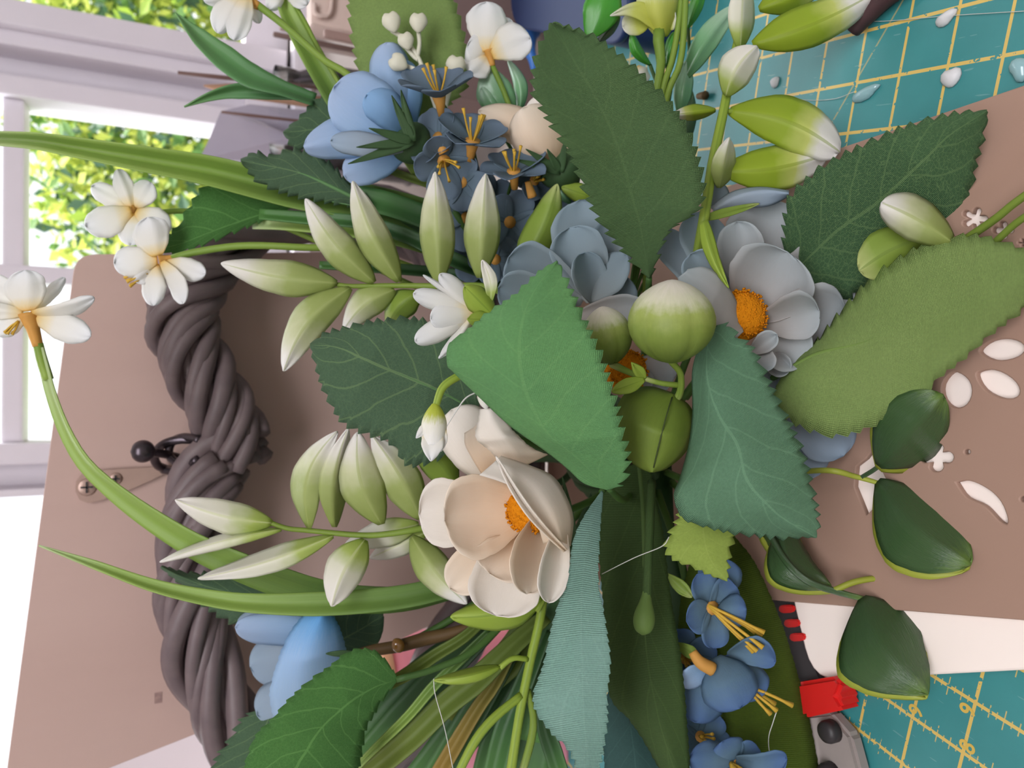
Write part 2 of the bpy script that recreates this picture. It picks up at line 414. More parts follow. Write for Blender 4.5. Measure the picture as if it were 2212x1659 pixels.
def grid_mat():
    m, nt, b, out = nodes('cutting_mat_print')
    oc = N(nt, 'ShaderNodeTexCoord').outputs['Object']
    sp = N(nt, 'ShaderNodeSeparateXYZ', Vector=oc)
    inch = 0.0254
    x = mth(nt, 'ADD', mth(nt, 'DIVIDE', sp.outputs[0], inch), 20 - .837)
    y = mth(nt, 'ADD', mth(nt, 'DIVIDE', sp.outputs[1], inch), 20 + .289)
    def dist(v, per):          # distance to the nearest multiple, in inches
        q = mth(nt, 'DIVIDE', v, per)
        return mth(nt, 'MULTIPLY', mth(nt, 'ABSOLUTE', mth(nt, 'SUBTRACT', q, mth(nt, 'ROUND', q))), per)
    dx, dy = dist(x, 1.0), dist(y, 1.0)
    line = mth(nt, 'MAXIMUM', mth(nt, 'LESS_THAN', dx, .033), mth(nt, 'LESS_THAN', dy, .03))
    t8, t4, t2 = dist(y, .125), dist(y, .25), dist(y, .5)
    thin = mth(nt, 'LESS_THAN', t8, .010)
    ln = mth(nt, 'ADD', .07, mth(nt, 'ADD', mth(nt, 'MULTIPLY', mth(nt, 'LESS_THAN', t4, .012), .05), mth(nt, 'MULTIPLY', mth(nt, 'LESS_THAN', t2, .012), .06)))
    tick = mth(nt, 'MULTIPLY', mth(nt, 'MULTIPLY', thin, mth(nt, 'LESS_THAN', dx, ln)), mth(nt, 'LESS_THAN', x, 16.0))
    # one printed 60 degree guide line
    g = mth(nt, 'ABSOLUTE', mth(nt, 'SUBTRACT', mth(nt, 'ADD', mth(nt, 'MULTIPLY', sp.outputs[0], .5), mth(nt, 'MULTIPLY', sp.outputs[1], .866)), .3075))
    guide = mth(nt, 'MULTIPLY', mth(nt, 'LESS_THAN', g, .0005), .45)
    nz = N(nt, 'ShaderNodeTexNoise', Vector=oc, Scale=24.0, Detail=5.0).outputs['Fac']
    nf = N(nt, 'ShaderNodeTexNoise', Vector=oc, Scale=260.0, Detail=3.0).outputs['Fac']
    base = mix(nt, nz, s2l((42, 116, 118)), s2l((66, 146, 148)))
    wear = mth(nt, 'MULTIPLY', mth(nt, 'GREATER_THAN', nf, .38), .95)
    yl = mix(nt, nz, s2l((212, 176, 74)), s2l((216, 186, 110)))
    c = mix(nt, mth(nt, 'MULTIPLY', mth(nt, 'MAXIMUM', line, mth(nt, 'MAXIMUM', mth(nt, 'MULTIPLY', tick, .8), guide)), wear), base, yl)
    sc_ = N(nt, 'ShaderNodeTexNoise', Vector=N(nt, 'ShaderNodeVectorMath', _operation='MULTIPLY', i0=oc, i1=(30, 4, 1)).outputs[0], Scale=14.0, Detail=2.0).outputs['Fac']
    c = mix(nt, mth(nt, 'MULTIPLY', mth(nt, 'GREATER_THAN', sc_, .70), .12), c, (.6, .75, .75, 1))
    finish(nt, b, out, c, .42, 0, bump(nt, nf, .12, .0006))
    return m
MAT['mat'] = grid_mat()
MAT['print'] = m_plain('yellow_print', (212, 178, 84), .5, .1, 80)

# ------------------------------------------------------------------ the room: table, window wall, window
YW = 1.0                                              # inner face of the window wall
def struct(o): return tag(o, kind='structure')
struct(box('floor', (-2.2, -1.6, -.78), (2.2, YW, -.74), m_plain('floor_boards', (140, 112, 92), .6, .2, 10)))
tb = thing('work_table', 'pale work table under the green cutting mat, reaching to the window wall', 'table', (0, .35, -.74))
box('tabletop', (-1.1, -.35, -.028), (1.1, YW - .01, -.003), MAT['table'], tb, .004)
for sx in (-1.03, 1.03):
    for sy in (-.28, .9): box('leg', (sx - .03, sy - .03, -.74), (sx + .03, sy + .03, -.028), MAT['table'], tb, .003)

ztop, zbot = 1.02, .212
def XV(y, x=250): return V(x, y, YW)[0]
xr = 1.25; xl = -.95
struct(box('wall_back_lower', (-2.2, YW, -.74), (2.2, YW + .16, zbot - .02), MAT['wall']))
struct(box('wall_back_upper', (-2.2, YW, ztop), (2.2, YW + .16, 2.0), MAT['wall']))
struct(box('wall_back_left', (-2.2, YW, zbot - .02), (xl, YW + .16, ztop), MAT['wall']))
struct(box('wall_back_right', (xr, YW, zbot - .02), (2.2, YW + .16, ztop), MAT['wall']))
struct(box('wall_left', (-2.3, -1.6, -.74), (-2.2, YW + .16, 2.0), MAT['wall']))
struct(box('wall_right', (2.2, -1.6, -.74), (2.3, YW + .16, 2.0), MAT['wall']))
struct(box('wall_front', (-2.3, -1.7, -.74), (2.3, -1.6, 2.0), MAT['wall']))
struct(box('ceiling', (-2.3, -1.6, 2.0), (2.3, YW + .16, 2.05), MAT['wall']))
win = thing('window_1', 'white framed window of three lights behind the table', None, (0, YW + .05, zbot)); win['kind'] = 'structure'
def mull(y0, y1, lay, nm='mullion'):
    """upright with a stepped section; lay = [(from y, to y, front Y)] in photo rows at x = 250"""
    for a, c, fy in lay:
        xa, xb = XV(a), XV(c)
        box(nm, (min(xa, xb), YW + fy, zbot - .015), (max(xa, xb), YW + .1, ztop + .01), MAT['white_frame'], win, .003)
mull(0, 0, [(42, 95, -.004), (92, 126, .012), (124, 178, .055), (176, 218, .03)])
mull(0, 0, [(956, 1002, .03), (1000, 1052, .055), (1050, 1066, .012)])
box('bottom_rail', (xl, YW + .03, zbot - .02), (xr, YW + .1, zbot + .035), MAT['white_frame'], win, .003)
box('top_rail', (xl, YW + .03, ztop - .04), (xr, YW + .1, ztop + .01), MAT['white_frame'], win, .003)
box('sill', (xl - .03, YW - .035, zbot - .042), (xr + .03, YW + .03, zbot - .02), MAT['white_frame'], win, .004)
# glazing bars of the middle light: one upright, one crossbar
xa, xb = XV(218), XV(956)
zc = V(30, 400, YW + .05)[2]
box('glazing_bar', (min(xa, xb), YW + .045, zc - .011), (max(xa, xb), YW + .085, zc + .011), MAT['white_frame'], win, .003)
xm = XV(592)
box('glazing_bar', (xm - .010, YW + .043, zbot), (xm + .010, YW + .087, ztop), MAT['white_frame'], win, .003)
for a, c in ((XV(956), xm), (xm, XV(218)), (XV(42), xr), (xl, XV(1066))):
    for z0, z1 in ((zbot, zc), (zc, ztop)):
        lo, hi = min(a, c), max(a, c)
        obj('pane', [(lo, YW + .066, z0), (hi, YW + .066, z0), (hi, YW + .066, z1), (lo, YW + .066, z1)], [(0, 1, 2, 3)], MAT['glass'], win, smooth=False)

# ------------------------------------------------------------------ garden beyond the glass
struct(box('ground', (-4, YW + .2, -.9), (4, 5.5, -.8), m_plain('lawn', (120, 160, 70), .9, .3, 6)))
def bush(name, label, blobs, n, cols, size, group=None):
    root = thing(name, label, 'shrub', (blobs[0][0], blobs[0][1], -.8), group)
    vs, fs, mi = [], [], []
    for k in range(n):
        b = blobs[rng.integers(len(blobs))]
        v = rng.normal(size=3); v /= np.linalg.norm(v)
        c = np.array(b[:3]) + v * np.array(b[3:6]) * rng.uniform(.72, 1.05)
        a = rng.normal(size=3); a /= np.linalg.norm(a); q = np.cross(a, v + .01); q /= np.linalg.norm(q)
        s = size * rng.uniform(.6, 1.4); o = len(vs)
        vs += [c - a * s, c + q * s * .5 + v * s * .12, c + a * s, c - q * s * .5 + v * s * .12]
        fs += [(o, o + 1, o + 2), (o, o + 2, o + 3)]; m = rng.integers(len(cols)); mi += [m, m]
    f = obj('foliage', vs, fs, None, root, smooth=False, mats=cols, midx=mi); f['kind'] = 'stuff'
    st = []
    for b in blobs: st.append(tube_mesh(np.array([[b[0], b[1], -.8], [b[0] + .03, b[1], b[2] - b[5] * .5], [b[0], b[1], b[2] + b[5] * .3]]), .02, 6))
    obj('branch', *join(st)[:2], MAT['twig'], root)
LG = [m_plain('bush_leaf_a', (222, 232, 112), .5, .2, 5, transl=.5), m_plain('bush_leaf_b', (172, 202, 86), .5, .2, 5, transl=.5), m_plain('bush_leaf_c', (108, 152, 84), .5, .2, 5, transl=.35), m_plain('bush_leaf_d', (78, 116, 92), .5, .2, 5, transl=.3)]
bush('garden_shrub', 'sunlit yellow-green shrub outside, filling the middle and right window lights', [(.55, 2.3, .12, .45, .35, .58), (.85, 2.4, .2, .45, .4, .62), (.30, 2.3, -.05, .25, .25, .55), (.12, 2.6, .0, .22, .2, .46), (1.25, 2.3, .1, .45, .3, .66)], 24000, [LG[0], LG[0], LG[1], LG[2], LG[3]], .024)

# ------------------------------------------------------------------ cutting mat with grid and numbers
mat = obj('cutting_mat', *box_mesh((-.62, -.02, -.003), (.42, .58, 0), .0012)[:2], MAT['mat'], smooth=False)
mat.rotation_euler = (0, 0, -.2174)
tag(mat, 'green cutting mat with yellow inch grid lying flat under everything', 'cutting mat')
def number(ch, px, py):
    c = G(px, py, .0)
    cu = bpy.data.curves.new('printed_number', 'FONT'); cu.body = ch; cu.size = .0098; cu.align_x = 'CENTER'; cu.align_y = 'CENTER'; cu.extrude = .00005; cu.offset = .00022
    t = bpy.data.objects.new('printed_number', cu); COL.objects.link(t)
    me = bpy.data.meshes.new_from_object(t.evaluated_get(bpy.context.evaluated_depsgraph_get()))
    bpy.data.objects.remove(t); me.materials.clear(); me.materials.append(MAT['print'])
    o = bpy.data.objects.new('printed_number', me); COL.objects.link(o); o.parent = mat
    R = Matrix.Rotation(.2174, 4, 'Z'); o.location = R @ Vector([c[0], c[1], .0001])
number('9', 1980, 1536); number('9', 2092, 1534); number('8', 2091, 1614)

# ------------------------------------------------------------------ cream sheet, wooden stand with cut-outs
pc = [G(1716, 1296, .009), G(1757, 1466, .009), G(2212, 1441, .009), (-.125, .09, 0), (.108, .09, 0), (.115, .375, 0)]
cs = plate('cream_board', rounded(pc, [.006, .016, 0, .01, .01, .01]), [], .0, .009, MAT['cream'], None, .0012)
tag(cs, 'flat cream rectangular board with rounded corner lying under the cut-out panel', 'board')

YB = .60; ZP0, ZP1 = .0092, .0124
stand = thing('wooden_stand', 'brown plywood display stand with upright back board and flower cut-outs in its base', 'stand', (0, .5, .0))
def ell(cx, cy, a, b, ang, notch=True, n=22):
    """petal-shaped hole: centre, half axes in photo pixels, pointed at its inner end"""
    out = []
    for t in np.linspace(0, 2 * PI, n, endpoint=False):
        k = 1.0 - (.35 * max(0, -math.cos(t)) ** 3 if notch else 0)
        x, y = a * math.cos(t), b * math.sin(t) * k
        ca, sa = math.cos(math.radians(ang)), math.sin(math.radians(ang))
        out.append(G(cx + x * ca - y * sa, cy + x * sa + y * ca, ZP1)[:2])
    return out
def poly(pts, n=30): 
    q = spl(pts + [pts[0]], n + 1)[:-1]; return [G(a, b, ZP1)[:2] for a, b in q]
def lobes(cx, cy, r, k, n=40, dep=.3):
    return [G(cx + r * (.58 + .42 * abs(math.cos(k * t / 2)) ** .7) * math.cos(t), cy + .85 * r * (.58 + .42 * abs(math.cos(k * t / 2)) ** .7) * math.sin(t), ZP1)[:2] for t in np.linspace(0, 2 * PI, n, endpoint=False)]
holes = [ell(2164, 755, 52, 26, -4), ell(2155, 829, 54, 29, 26), ell(2066, 842, 42, 35, 82),
         lobes(2022, 988, 40, 4), lobes(1806, 968, 28, 5), lobes(2104, 472, 32, 5), lobes(2166, 497, 26, 4), lobes(2208, 524, 13, 4), ell(2089, 976, 9, 8, 0, False), ell(2210, 1078, 10, 9, 0, False),
         poly([(2060, 1040), (2095, 1036), (2140, 1058), (2168, 1090), (2180, 1132), (2160, 1130), (2125, 1095), (2085, 1075)]),
         [G(a, b, ZP1)[:2] for a, b in ((1847, 1006), (1868, 990), (1885, 968), (1893, 990), (1918, 1040), (1908, 1078), (1870, 1118), (1843, 1052))]]
po = [(.125, YB - .004, 0), (-.176, YB - .004, 0), G(1685, 1296, ZP1), G(2212, 1337, ZP1), (-.098, .10, 0), (.112, .10, 0), G(2212, 187, ZP1), G(1570, 405, ZP1)]
plate('base_panel', [p[:2] for p in po], holes, ZP0, ZP1, MAT['panel'], stand)
def vb(x, y): p = V(x, y, YB); return (p[0], p[2])
bp = [vb(165, 551), vb(5, 1750), vb(440, 1578), (-.176, ZP1), (.125, ZP1)]
MB = Matrix(((1, 0, 0, 0), (0, 0, -1, YB + .0005), (0, 1, 0, 0), (0, 0, 0, 1)))
plate('back_board', rounded(bp, [.012, .012, 0, 0, 0]), [], -.006, 0.0, MAT['board'], stand, M=MB)
# bracket with two screws and a ball-ended hook at the top of the back board
def Vp(x, y, off): return V(x, y, YB - off)
br = [(178, 1021), (240, 1014), (336, 1009), (366, 1006), (366, 1018), (330, 1036), (290, 1054), (215, 1082), (190, 1087), (172, 1080), (163, 1062), (164, 1040)]
vsF = [Vp(x, y, .0035) for x, y in br]; vsB = [p + np.array([0, .003, 0]) for p in vsF]; nb = len(br)
brk = obj('hook_bracket', vsF + vsB, [tuple(range(nb)), tuple(range(2 * nb - 1, nb - 1, -1))] + [(i, nb + i, nb + (i + 1) % nb, (i + 1) % nb) for i in range(nb)], MAT['metal'], stand, smooth=False)
for (x, y) in ((188, 1052), (250, 1034)):
    c = Vp(x, y, .0035); k = .0065 if x < 200 else .0045
    lathe('screw', c + np.array([0, .001, 0]), c - np.array([0, .0016, 0]), [(0, k), (.5, k), (.9, k * .8), (1, k * .3)], MAT['metal'], brk, 16)
    obj('screw_slot', *join([box_mesh(c + np.array([-k * .6, -.0026, -.0006]), c + np.array([k * .6, -.002, .0006])), box_mesh(c + np.array([-.0006, -.0026, -k * .6]), c + np.array([.0006, -.002, k * .6]))])[:2], MAT['black'], brk, smooth=False)
hk = [Vp(355, 1012, .005), Vp(340, 1004, .012), Vp(334, 985, .02), Vp(350, 962, .03), Vp(385, 950, .036), Vp(420, 950, .04)]
tube('hook', hk, .0032, MAT['dark_metal'], brk, 30, 10, world=True)
tube('hook_arm', [Vp(352, 1014, .005), Vp(375, 1017, .012), Vp(400, 1004, .02), Vp(430, 985, .026)], .0032, MAT['dark_metal'], brk, 20, 10, world=True)
tube('ball_rod', [Vp(394, 990, .02), Vp(360, 982, .034), Vp(322, 976, .044)], .003, MAT['dark_metal'], brk, 12, 10, world=True)
c = Vp(309, 975, .046)
lathe('ball_end', c - np.array([0, 0, .0078]), c + np.array([0, 0, .0078]), [(t, .0078 * math.sqrt(max(1e-4, 1 - (2 * t - 1) ** 2))) for t in np.linspace(0, 1, 13)], MAT['dark_metal'], brk, 18)
c = Vp(342, 1508, 0.0003)
st = plate('ink_stamp', [(c[0] - .004, c[2] - .0025), (c[0] + .004, c[2] - .0025), (c[0] + .004, c[2] + .0025), (c[0] - .004, c[2] + .0025)], [], -.0002, .0, m_plain('dark_stamp', (96, 76, 82), .7, .6, 300, c2=(170, 140, 130)), stand, .00005, M=Matrix(((1, 0, 0, 0), (0, 0, -1, YB + .0003), (0, 1, 0, 0), (0, 0, 0, 1))))

# ------------------------------------------------------------------ heart wreath of twisted canes
YH = .558
wr = thing('wicker_wreath', 'dark brown heart wreath of twisted wicker canes hanging on the back board', 'wreath', V(480, 950, YH))
def vh(p): return [V(x, y, YH) for x, y in p]
lobeA = [(1120, 985), (1090, 820), (1010, 620), (900, 500), (740, 455), (600, 462), (500, 512), (430, 585), (396, 665), (402, 740), (437, 815), (478, 880), (512, 950), (530, 1005)]
lobeB = [(550, 958), (505, 975), (462, 1015), (432, 1075), (415, 1160), (410, 1250), (418, 1340), (442, 1440), (487, 1545), (560, 1640), (700, 1725), (860, 1600), (1040, 1260), (1120, 985)]
def canes(path, n, turns, r0, rad, taper0=1.0, taper1=1.0, lay=0.0):
    c = spl(vh(path), 90)
    t = np.gradient(c, axis=0); t /= np.linalg.norm(t, axis=1, keepdims=True)
    nrm = np.array([0, -1.0, 0]); side = np.cross(t, nrm); side /= np.linalg.norm(side, axis=1, keepdims=True)
    s = np.linspace(0, 1, 90)
    for k in range(n):
        a = 2 * PI * k / n + 2 * PI * turns * s + .35 * np.sin(s * 9 + k * 2.1) + lay
        rr = rad * (1 + .12 * np.sin(s * 13 + k * 1.7)) * (taper0 + (taper1 - taper0) * s)
        p = c + side * (np.cos(a) * rr)[:, None] + nrm * (np.sin(a) * rr * .85)[:, None]
        i0, i1 = (rng.integers(0, 4), 90 - rng.integers(0, 5))
        r = r0 * rng.uniform(.82, 1.2) * (1 + .1 * np.sin(s * 17 + k))
        vs, fs, uv = tube_mesh(p[i0:i1], r[i0:i1], 7)
        obj('cane', vs, fs, MAT['cane'], wr, uv)
canes(lobeA, 13, -3.7, .0058, .0185, 1, .95)
canes(lobeA, 5, -1.2, .0062, .0085, 1, 1, .5)
canes(lobeB, 13, -2.4, .0060, .0175, .95, 1)
canes(lobeB, 5, -1.0, .0062, .0085, 1, 1, .5)
tube('hanging_loop', [V(432, 950, YH - .01), V(400, 944, YH + .004), V(372, 955, YH + .012), V(366, 985, YH + .01), V(395, 1004, YH), V(428, 992, YH - .012)], .003, MAT['dark_metal'], wr, 24, 8, world=True)

# ------------------------------------------------------------------ knife, glue, twig on the mat
kn = thing('craft_cutter', 'black handled cutter with red ridges and red collar beside the cream board', 'cutter', G(1735, 1400, 0))
def GP(x, y, z): return G(x, y, z)
def slab(name, quad, z0, z1, mat, parent, bev=.0012):
    bm = bmesh.new(); vt = [bm.verts.new([float(a) for a in GP(x, y, z1)[:2]] + [z1]) for x, y in quad]; vb_ = [bm.verts.new((v.co.x, v.co.y, z0)) for v in vt]
    bm.faces.new(vt); bm.faces.new(vb_[::-1]); n = len(vt)
    for i in range(n): bm.faces.new((vt[i], vb_[i], vb_[(i + 1) % n], vt[(i + 1) % n]))
    bmesh.ops.recalc_face_normals(bm, faces=bm.faces[:])
    bmesh.ops.bevel(bm, geom=bm.edges[:], offset=bev, segments=2, affect='EDGES'); bm.verts.index_update()
    vs = [tuple(v.co) for v in bm.verts]; fs = [tuple(v.index for v in f.verts) for f in bm.faces]; bm.free()
    return obj(name, vs, fs, mat, parent, smooth=False)
hd = slab('handle', [(1640, 1230), (1706, 1250), (1748, 1410), (1776, 1474), (1690, 1486), (1655, 1330)], .001, .0085, MAT['black'], kn)
for (x, y) in ((1698, 1316), (1709, 1347), (1721, 1377)):
    slab('grip_ridge', [(x - 17, y - 6), (x - 9, y - 9), (x + 12, y - 9), (x + 17, y - 4), (x + 16, y + 5), (x + 8, y + 8), (x - 10, y + 9), (x - 17, y + 4)], .0085, .0105, MAT['red'], hd, .0006)
slab('collar', [(1690, 1480), (1800, 1462), (1818, 1478), (1806, 1506), (1822, 1534), (1735, 1552), (1700, 1540)], .001, .016, MAT['red'], kn, .002)
hb = slab('head', [(1718, 1546), (1790, 1538), (1836, 1590), (1860, 1680), (1700, 1700)], .001, .010, MAT['greyplastic'], kn, .002)
for (x, y, r) in ((1800, 1578, .0058), (1798, 1668, .0055)):
    c = G(x, y, .010); lathe('knob', c, c + np.array([0, 0, .007]), [(0, r), (.6, r), (.85, r * .9), (1, r * .5)], MAT['black'], hb, 18)

def glue_blob(px, py, w, h, mat, label, ang=0):
    c = G(px, py, 0.0); s = .36 / F
    prt = [(0, 1), (.3, .97), (.6, .8), (.85, .5), (1, .1)]
    vs, fs = [], []
    for u, r in prt:
        for j in range(14):
            a = 2 * PI * j / 14; q = 1 + .18 * math.sin(2 * a + px) + .1 * math.sin(3 * a)
            vs.append((c[0] + r * q * (h * math.sin(a)) * s, c[1] + r * q * w * math.cos(a) * s * 1.3, u * .0035 + .0001))
    fs = [(i * 14 + j, i * 14 + (j + 1) % 14, (i + 1) * 14 + (j + 1) % 14, (i + 1) * 14 + j) for i in range(len(prt) - 1) for j in range(14)] + [tuple(range(13, -1, -1)), tuple(len(prt) * 14 - 14 + j for j in range(14))]
    o = obj('glue_blob', vs, fs, mat, loc=c); tag(o, label, 'glue')
MAT['whiteglue'] = m_plain('white_glue', (214, 214, 216), .4, .1, 90)
glue_blob(1870, 203, 30, 13, MAT['glue'], 'long clear glue blob on a mat line right of the white-tipped leaves')
glue_blob(2056, 168, 14, 22, MAT['whiteglue'], 'white glue drip beside a grid crossing at upper right of the mat')
glue_blob(2205, 150, 14, 22, MAT['glue'], 'teal glue blob at the far right edge of the mat')
glue_blob(1676, 178, 12, 12, MAT['whiteglue'], 'small white glue dot behind the tall white-tipped sprig')
glue_blob(2045, 40, 16, 14, MAT['whiteglue'], 'pale glue smear on the mat beyond the dark twig')
def flat_thread(pts, label, r=.7):
    p = spl([list(G(x, y, z)) for x, y, z in pts], 24)
    vs, fs, uv = tube_mesh(p, r * .36 / F, 6); tag(obj('glue_thread', vs, fs, MAT['string'], None, uv), label, 'thread')
flat_thread([(1800, 40, .004), (1900, 46, .001), (2050, 34, .001), (2212, 24, .001)], 'long glue thread across the mat past the dark twig')
flat_thread([(1690, 205, .001), (1740, 216, .001), (1800, 214, .001), (1846, 198, .003)], 'thin glue thread trailing off the long clear blob')
tw = tube('dark_twig', [list(G(1842, 66, .006)), list(G(1868, 36, .006)), list(G(1905, 2, .006)), list(G(1960, -40, .006))], [.0042, .0052, .005, .0052], m_plain('dark_red_twig', (84, 58, 60), .6, .4, 80, c2=(44, 32, 36), bumpy=.3), None, 14, 9, world=True)
tag(tw, 'short dark reddish twig lying on the mat at top', 'twig')
cr = tube('bark_crumb', [list(G(1508, 208, .003)), list(G(1524, 206, .0035))], [.002, .003], MAT['twig'], None, 6, 7, world=True); tag(cr, 'tiny brown bark crumb on the mat left of the tall sprig', 'crumb')

# ------------------------------------------------------------------ things at the back of the table, right of the stand
jar = thing('glass_jar', 'clear ribbed glass jar of thin sticks beside the window', 'jar', (0, 0, 0))
jc = V(640, 250, .80); ORGj = np.array([jc[0], .80, -.003]); jar.location = ORGj; ORG[jar.name] = ORGj
MAT['jar'] = m_glass('jar_glass', (.97, .98, 1.0), .1)
lathe('glass_body', (jc[0], .80, -.002), (jc[0], .80, .235), [(0, .05), (.02, .056), (.3, .057), (.6, .057), (.8, .056), (.9, .045), (.94, .047), (1, .047)], MAT['jar'], jar, 28, cap=False)
for k in range(3): lathe('glass_rib', (jc[0], .80, .08 + .05 * k), (jc[0], .80, .088 + .05 * k), [(0, .056), (.5, .0595), (1, .056)], MAT['jar'], jar, 28, cap=False)
MAT['stick'] = m_plain('bare_wood_stick', (182, 140, 112), .6, .2, 40); MAT['stick2'] = m_plain('dark_wood_stick', (112, 84, 78), .6, .2, 40)
def stick(px, py, y, bx, r, mat, label, tip=.4):
    t = V(px, py, y); b = np.array([bx, y, .004])
    vs, fs, uv = tube_mesh(np.array([b, b * .1 + t * .9, t]), np.array([r, r, r * tip]), 8)
    tag(obj('wooden_stick', vs, fs, mat, None, uv), label, 'stick')
stick(384, 157, .785, V(700, 158, .785)[0] - .004, .0022, MAT['stick2'], 'dark thin stick reaching highest from the jar of sticks', .8)
stick(440, 185, .80, V(690, 215, .80)[0], .0068, MAT['stick'], 'thick tan brush handle with tapered end in the jar of sticks', .15)
stick(478, 242, .79, V(650, 246, .79)[0], .0016, MAT['stick2'], 'thin brown skewer nearest the grey pouch in the jar of sticks', .8)
pch = thing('grey_pouch', 'folded grey plastic pouch with a peaked top leaning by the window frame', 'pouch', V(650, 285, .86))
pm = m_plain('grey_film', (172, 166, 180), .35, .2, 20, c2=(120, 116, 140))
def pouch_part(nm, poly_, y0, dep):
    n = len(poly_); f = [V(x, y, y0) for x, y in poly_]; b = [p + np.array([0, dep, 0]) for p in f]; c = sum(f) / n - np.array([0, .012, 0])
    vs = f + b + [c]; fs = [(i, (i + 1) % n, 2 * n) for i in range(n)] + [tuple(range(2 * n - 1, n - 1, -1))] + [(i, n + i, n + (i + 1) % n, (i + 1) % n) for i in range(n)]
    obj(nm, vs, fs, pm, pch, smooth=False)
pouch_part('front_fold', [(476, 242), (500, 244), (560, 262), (640, 300), (760, 330), (900, 340), (900, 350), (430, 345), (452, 300)], .86, .03)
pouch_part('side_fold', [(478, 240), (540, 225), (640, 236), (900, 250), (900, 345), (700, 330), (520, 270)], .88, .03)
# upright pale wooden pieces and strips at the top of the photo
blk = [(690, -40, 60, .74, (214, 190, 178), 760, 'pale wooden block with a rounded arch cut in its face behind the tall leaf'), (655, 62, 80, .79, (196, 170, 158), 760, 'narrow tan strip of wood standing beside the pale block')]
def upright(px, y0, y1, Y, col, label, name, dep=.03):
    a, b = V(px, y0, Y), V(px, y1, Y); z = a[2]
    r = thing(name, label, 'wood', ((a[0] + b[0]) / 2, Y, -.003))
    m = m_plain(name + '_wood', col, .6, .15, 20)
    box('body', (min(a[0], b[0]), Y, -.003), (max(a[0], b[0]), Y + dep, z), m, r, .003)
    return r, (min(a[0], b[0]), max(a[0], b[0]), z), m
r, (x0, x1, z), m = upright(672, -60, 50, .72, (216, 194, 184), 'pale wooden block with raised arched moulding, beside the olive leaf at top', 'wooden_block')
zz = np.array(V(735, 0, .72))[2]
aw = [(xx, .716, zq) for xx, zq in [(V(678, 12, .72)[0], V(678, 12, .72)[2]), (V(680, 34, .72)[0], V(680, 34, .72)[2]), (V(700, 40, .72)[0], V(700, 40, .72)[2]), (V(712, 28, .72)[0], V(712, 28, .72)[2]), (V(716, -10, .72)[0], V(716, -10, .72)[2])]]
tube('arched_moulding', aw, .0022, m, r, 24, 8, world=True)
upright(604, 46, 62, .80, (170, 146, 138), 'tall tan wood strip crossing the window frame at top', 'wood_strip', .006)
upright(590, 66, 76, .82, (128, 104, 98), 'thin dark wood strip next to the tall tan strip', 'wood_strip', .006)
upright(640, 80, 96, .83, (206, 188, 180), 'short whitish wood strip behind the lime stem', 'wood_strip', .006)
upright(700, 60, 78, .70, (160, 132, 124), 'short brown wood strip in front of the pale block', 'wood_strip', .006)
# box, blue bottle, navy pot behind the white narcissus
bx = thing('brown_carton', 'dull brown carton standing behind the white narcissus', 'box', (.42, .72, -.003))
mb = m_plain('carton_board', (126, 104, 100), .7, .25, 9, c2=(98, 78, 78))
a, b = V(1060, -160, .66), V(1060, 222, .66)
box('body', (min(a[0], b[0]), .66, -.003), (max(a[0], b[0]), .74, .15), mb, bx, .002)
box('lid_flap', (min(a[0], b[0]) - .004, .652, .118), (max(a[0], b[0]) + .004, .745, .153), mb, bx, .002)
MAT['blue'] = m_plain('bright_blue_plastic', (74, 134, 216), .3, .15, 30, c2=(44, 92, 196))
bl = thing('blue_peg', 'bright blue plastic peg with a tapered end lying behind the white narcissus at top', 'peg', V(1150, 60, .625))
tube('peg_body', [V(1172, -50, .63), V(1166, -10, .63), V(1162, 28, .628), V(1150, 56, .625), V(1140, 78, .622), V(1142, 104, .62), V(1150, 128, .618), V(1153, 152, .617)], [.006, .0105, .0115, .0085, .0105, .0085, .0050, .0025], MAT['blue'], bl, 40, 12, world=True)
tube('peg_tip', [V(1128, 20, .632), V(1118, 26, .634), V(1108, 22, .636)], [.006, .005, .002], m_plain('pale_tip', (222, 200, 186), .5, .1), bl, 8, 10, world=True)
MAT['navy'] = m_plain('navy_plastic', (26, 46, 88), .5, .2, 20, c2=(20, 34, 68))
nv = thing('navy_box', 'low navy blue plastic box with rounded corners at the back right of the mat', 'box', (.36, .5, .001))
c0, c1, c2_, c3 = V(1330, 128, .44), V(1215, 20, .585), (.62, .60), (.62, .42)
plate('box_body', rounded([(c0[0], .415), (c1[0] - .012, .60), c2_, c3], [.03, .03, .02, .02], 10), [], .001, .043, MAT['navy'], nv, .003)
plate('box_lid', rounded([(c0[0] - .003, .412), (c1[0] - .015, .603), (.623, .603), (.623, .417)], [.03, .03, .02, .02], 10), [], .043, .049, MAT['navy'], nv, .002)
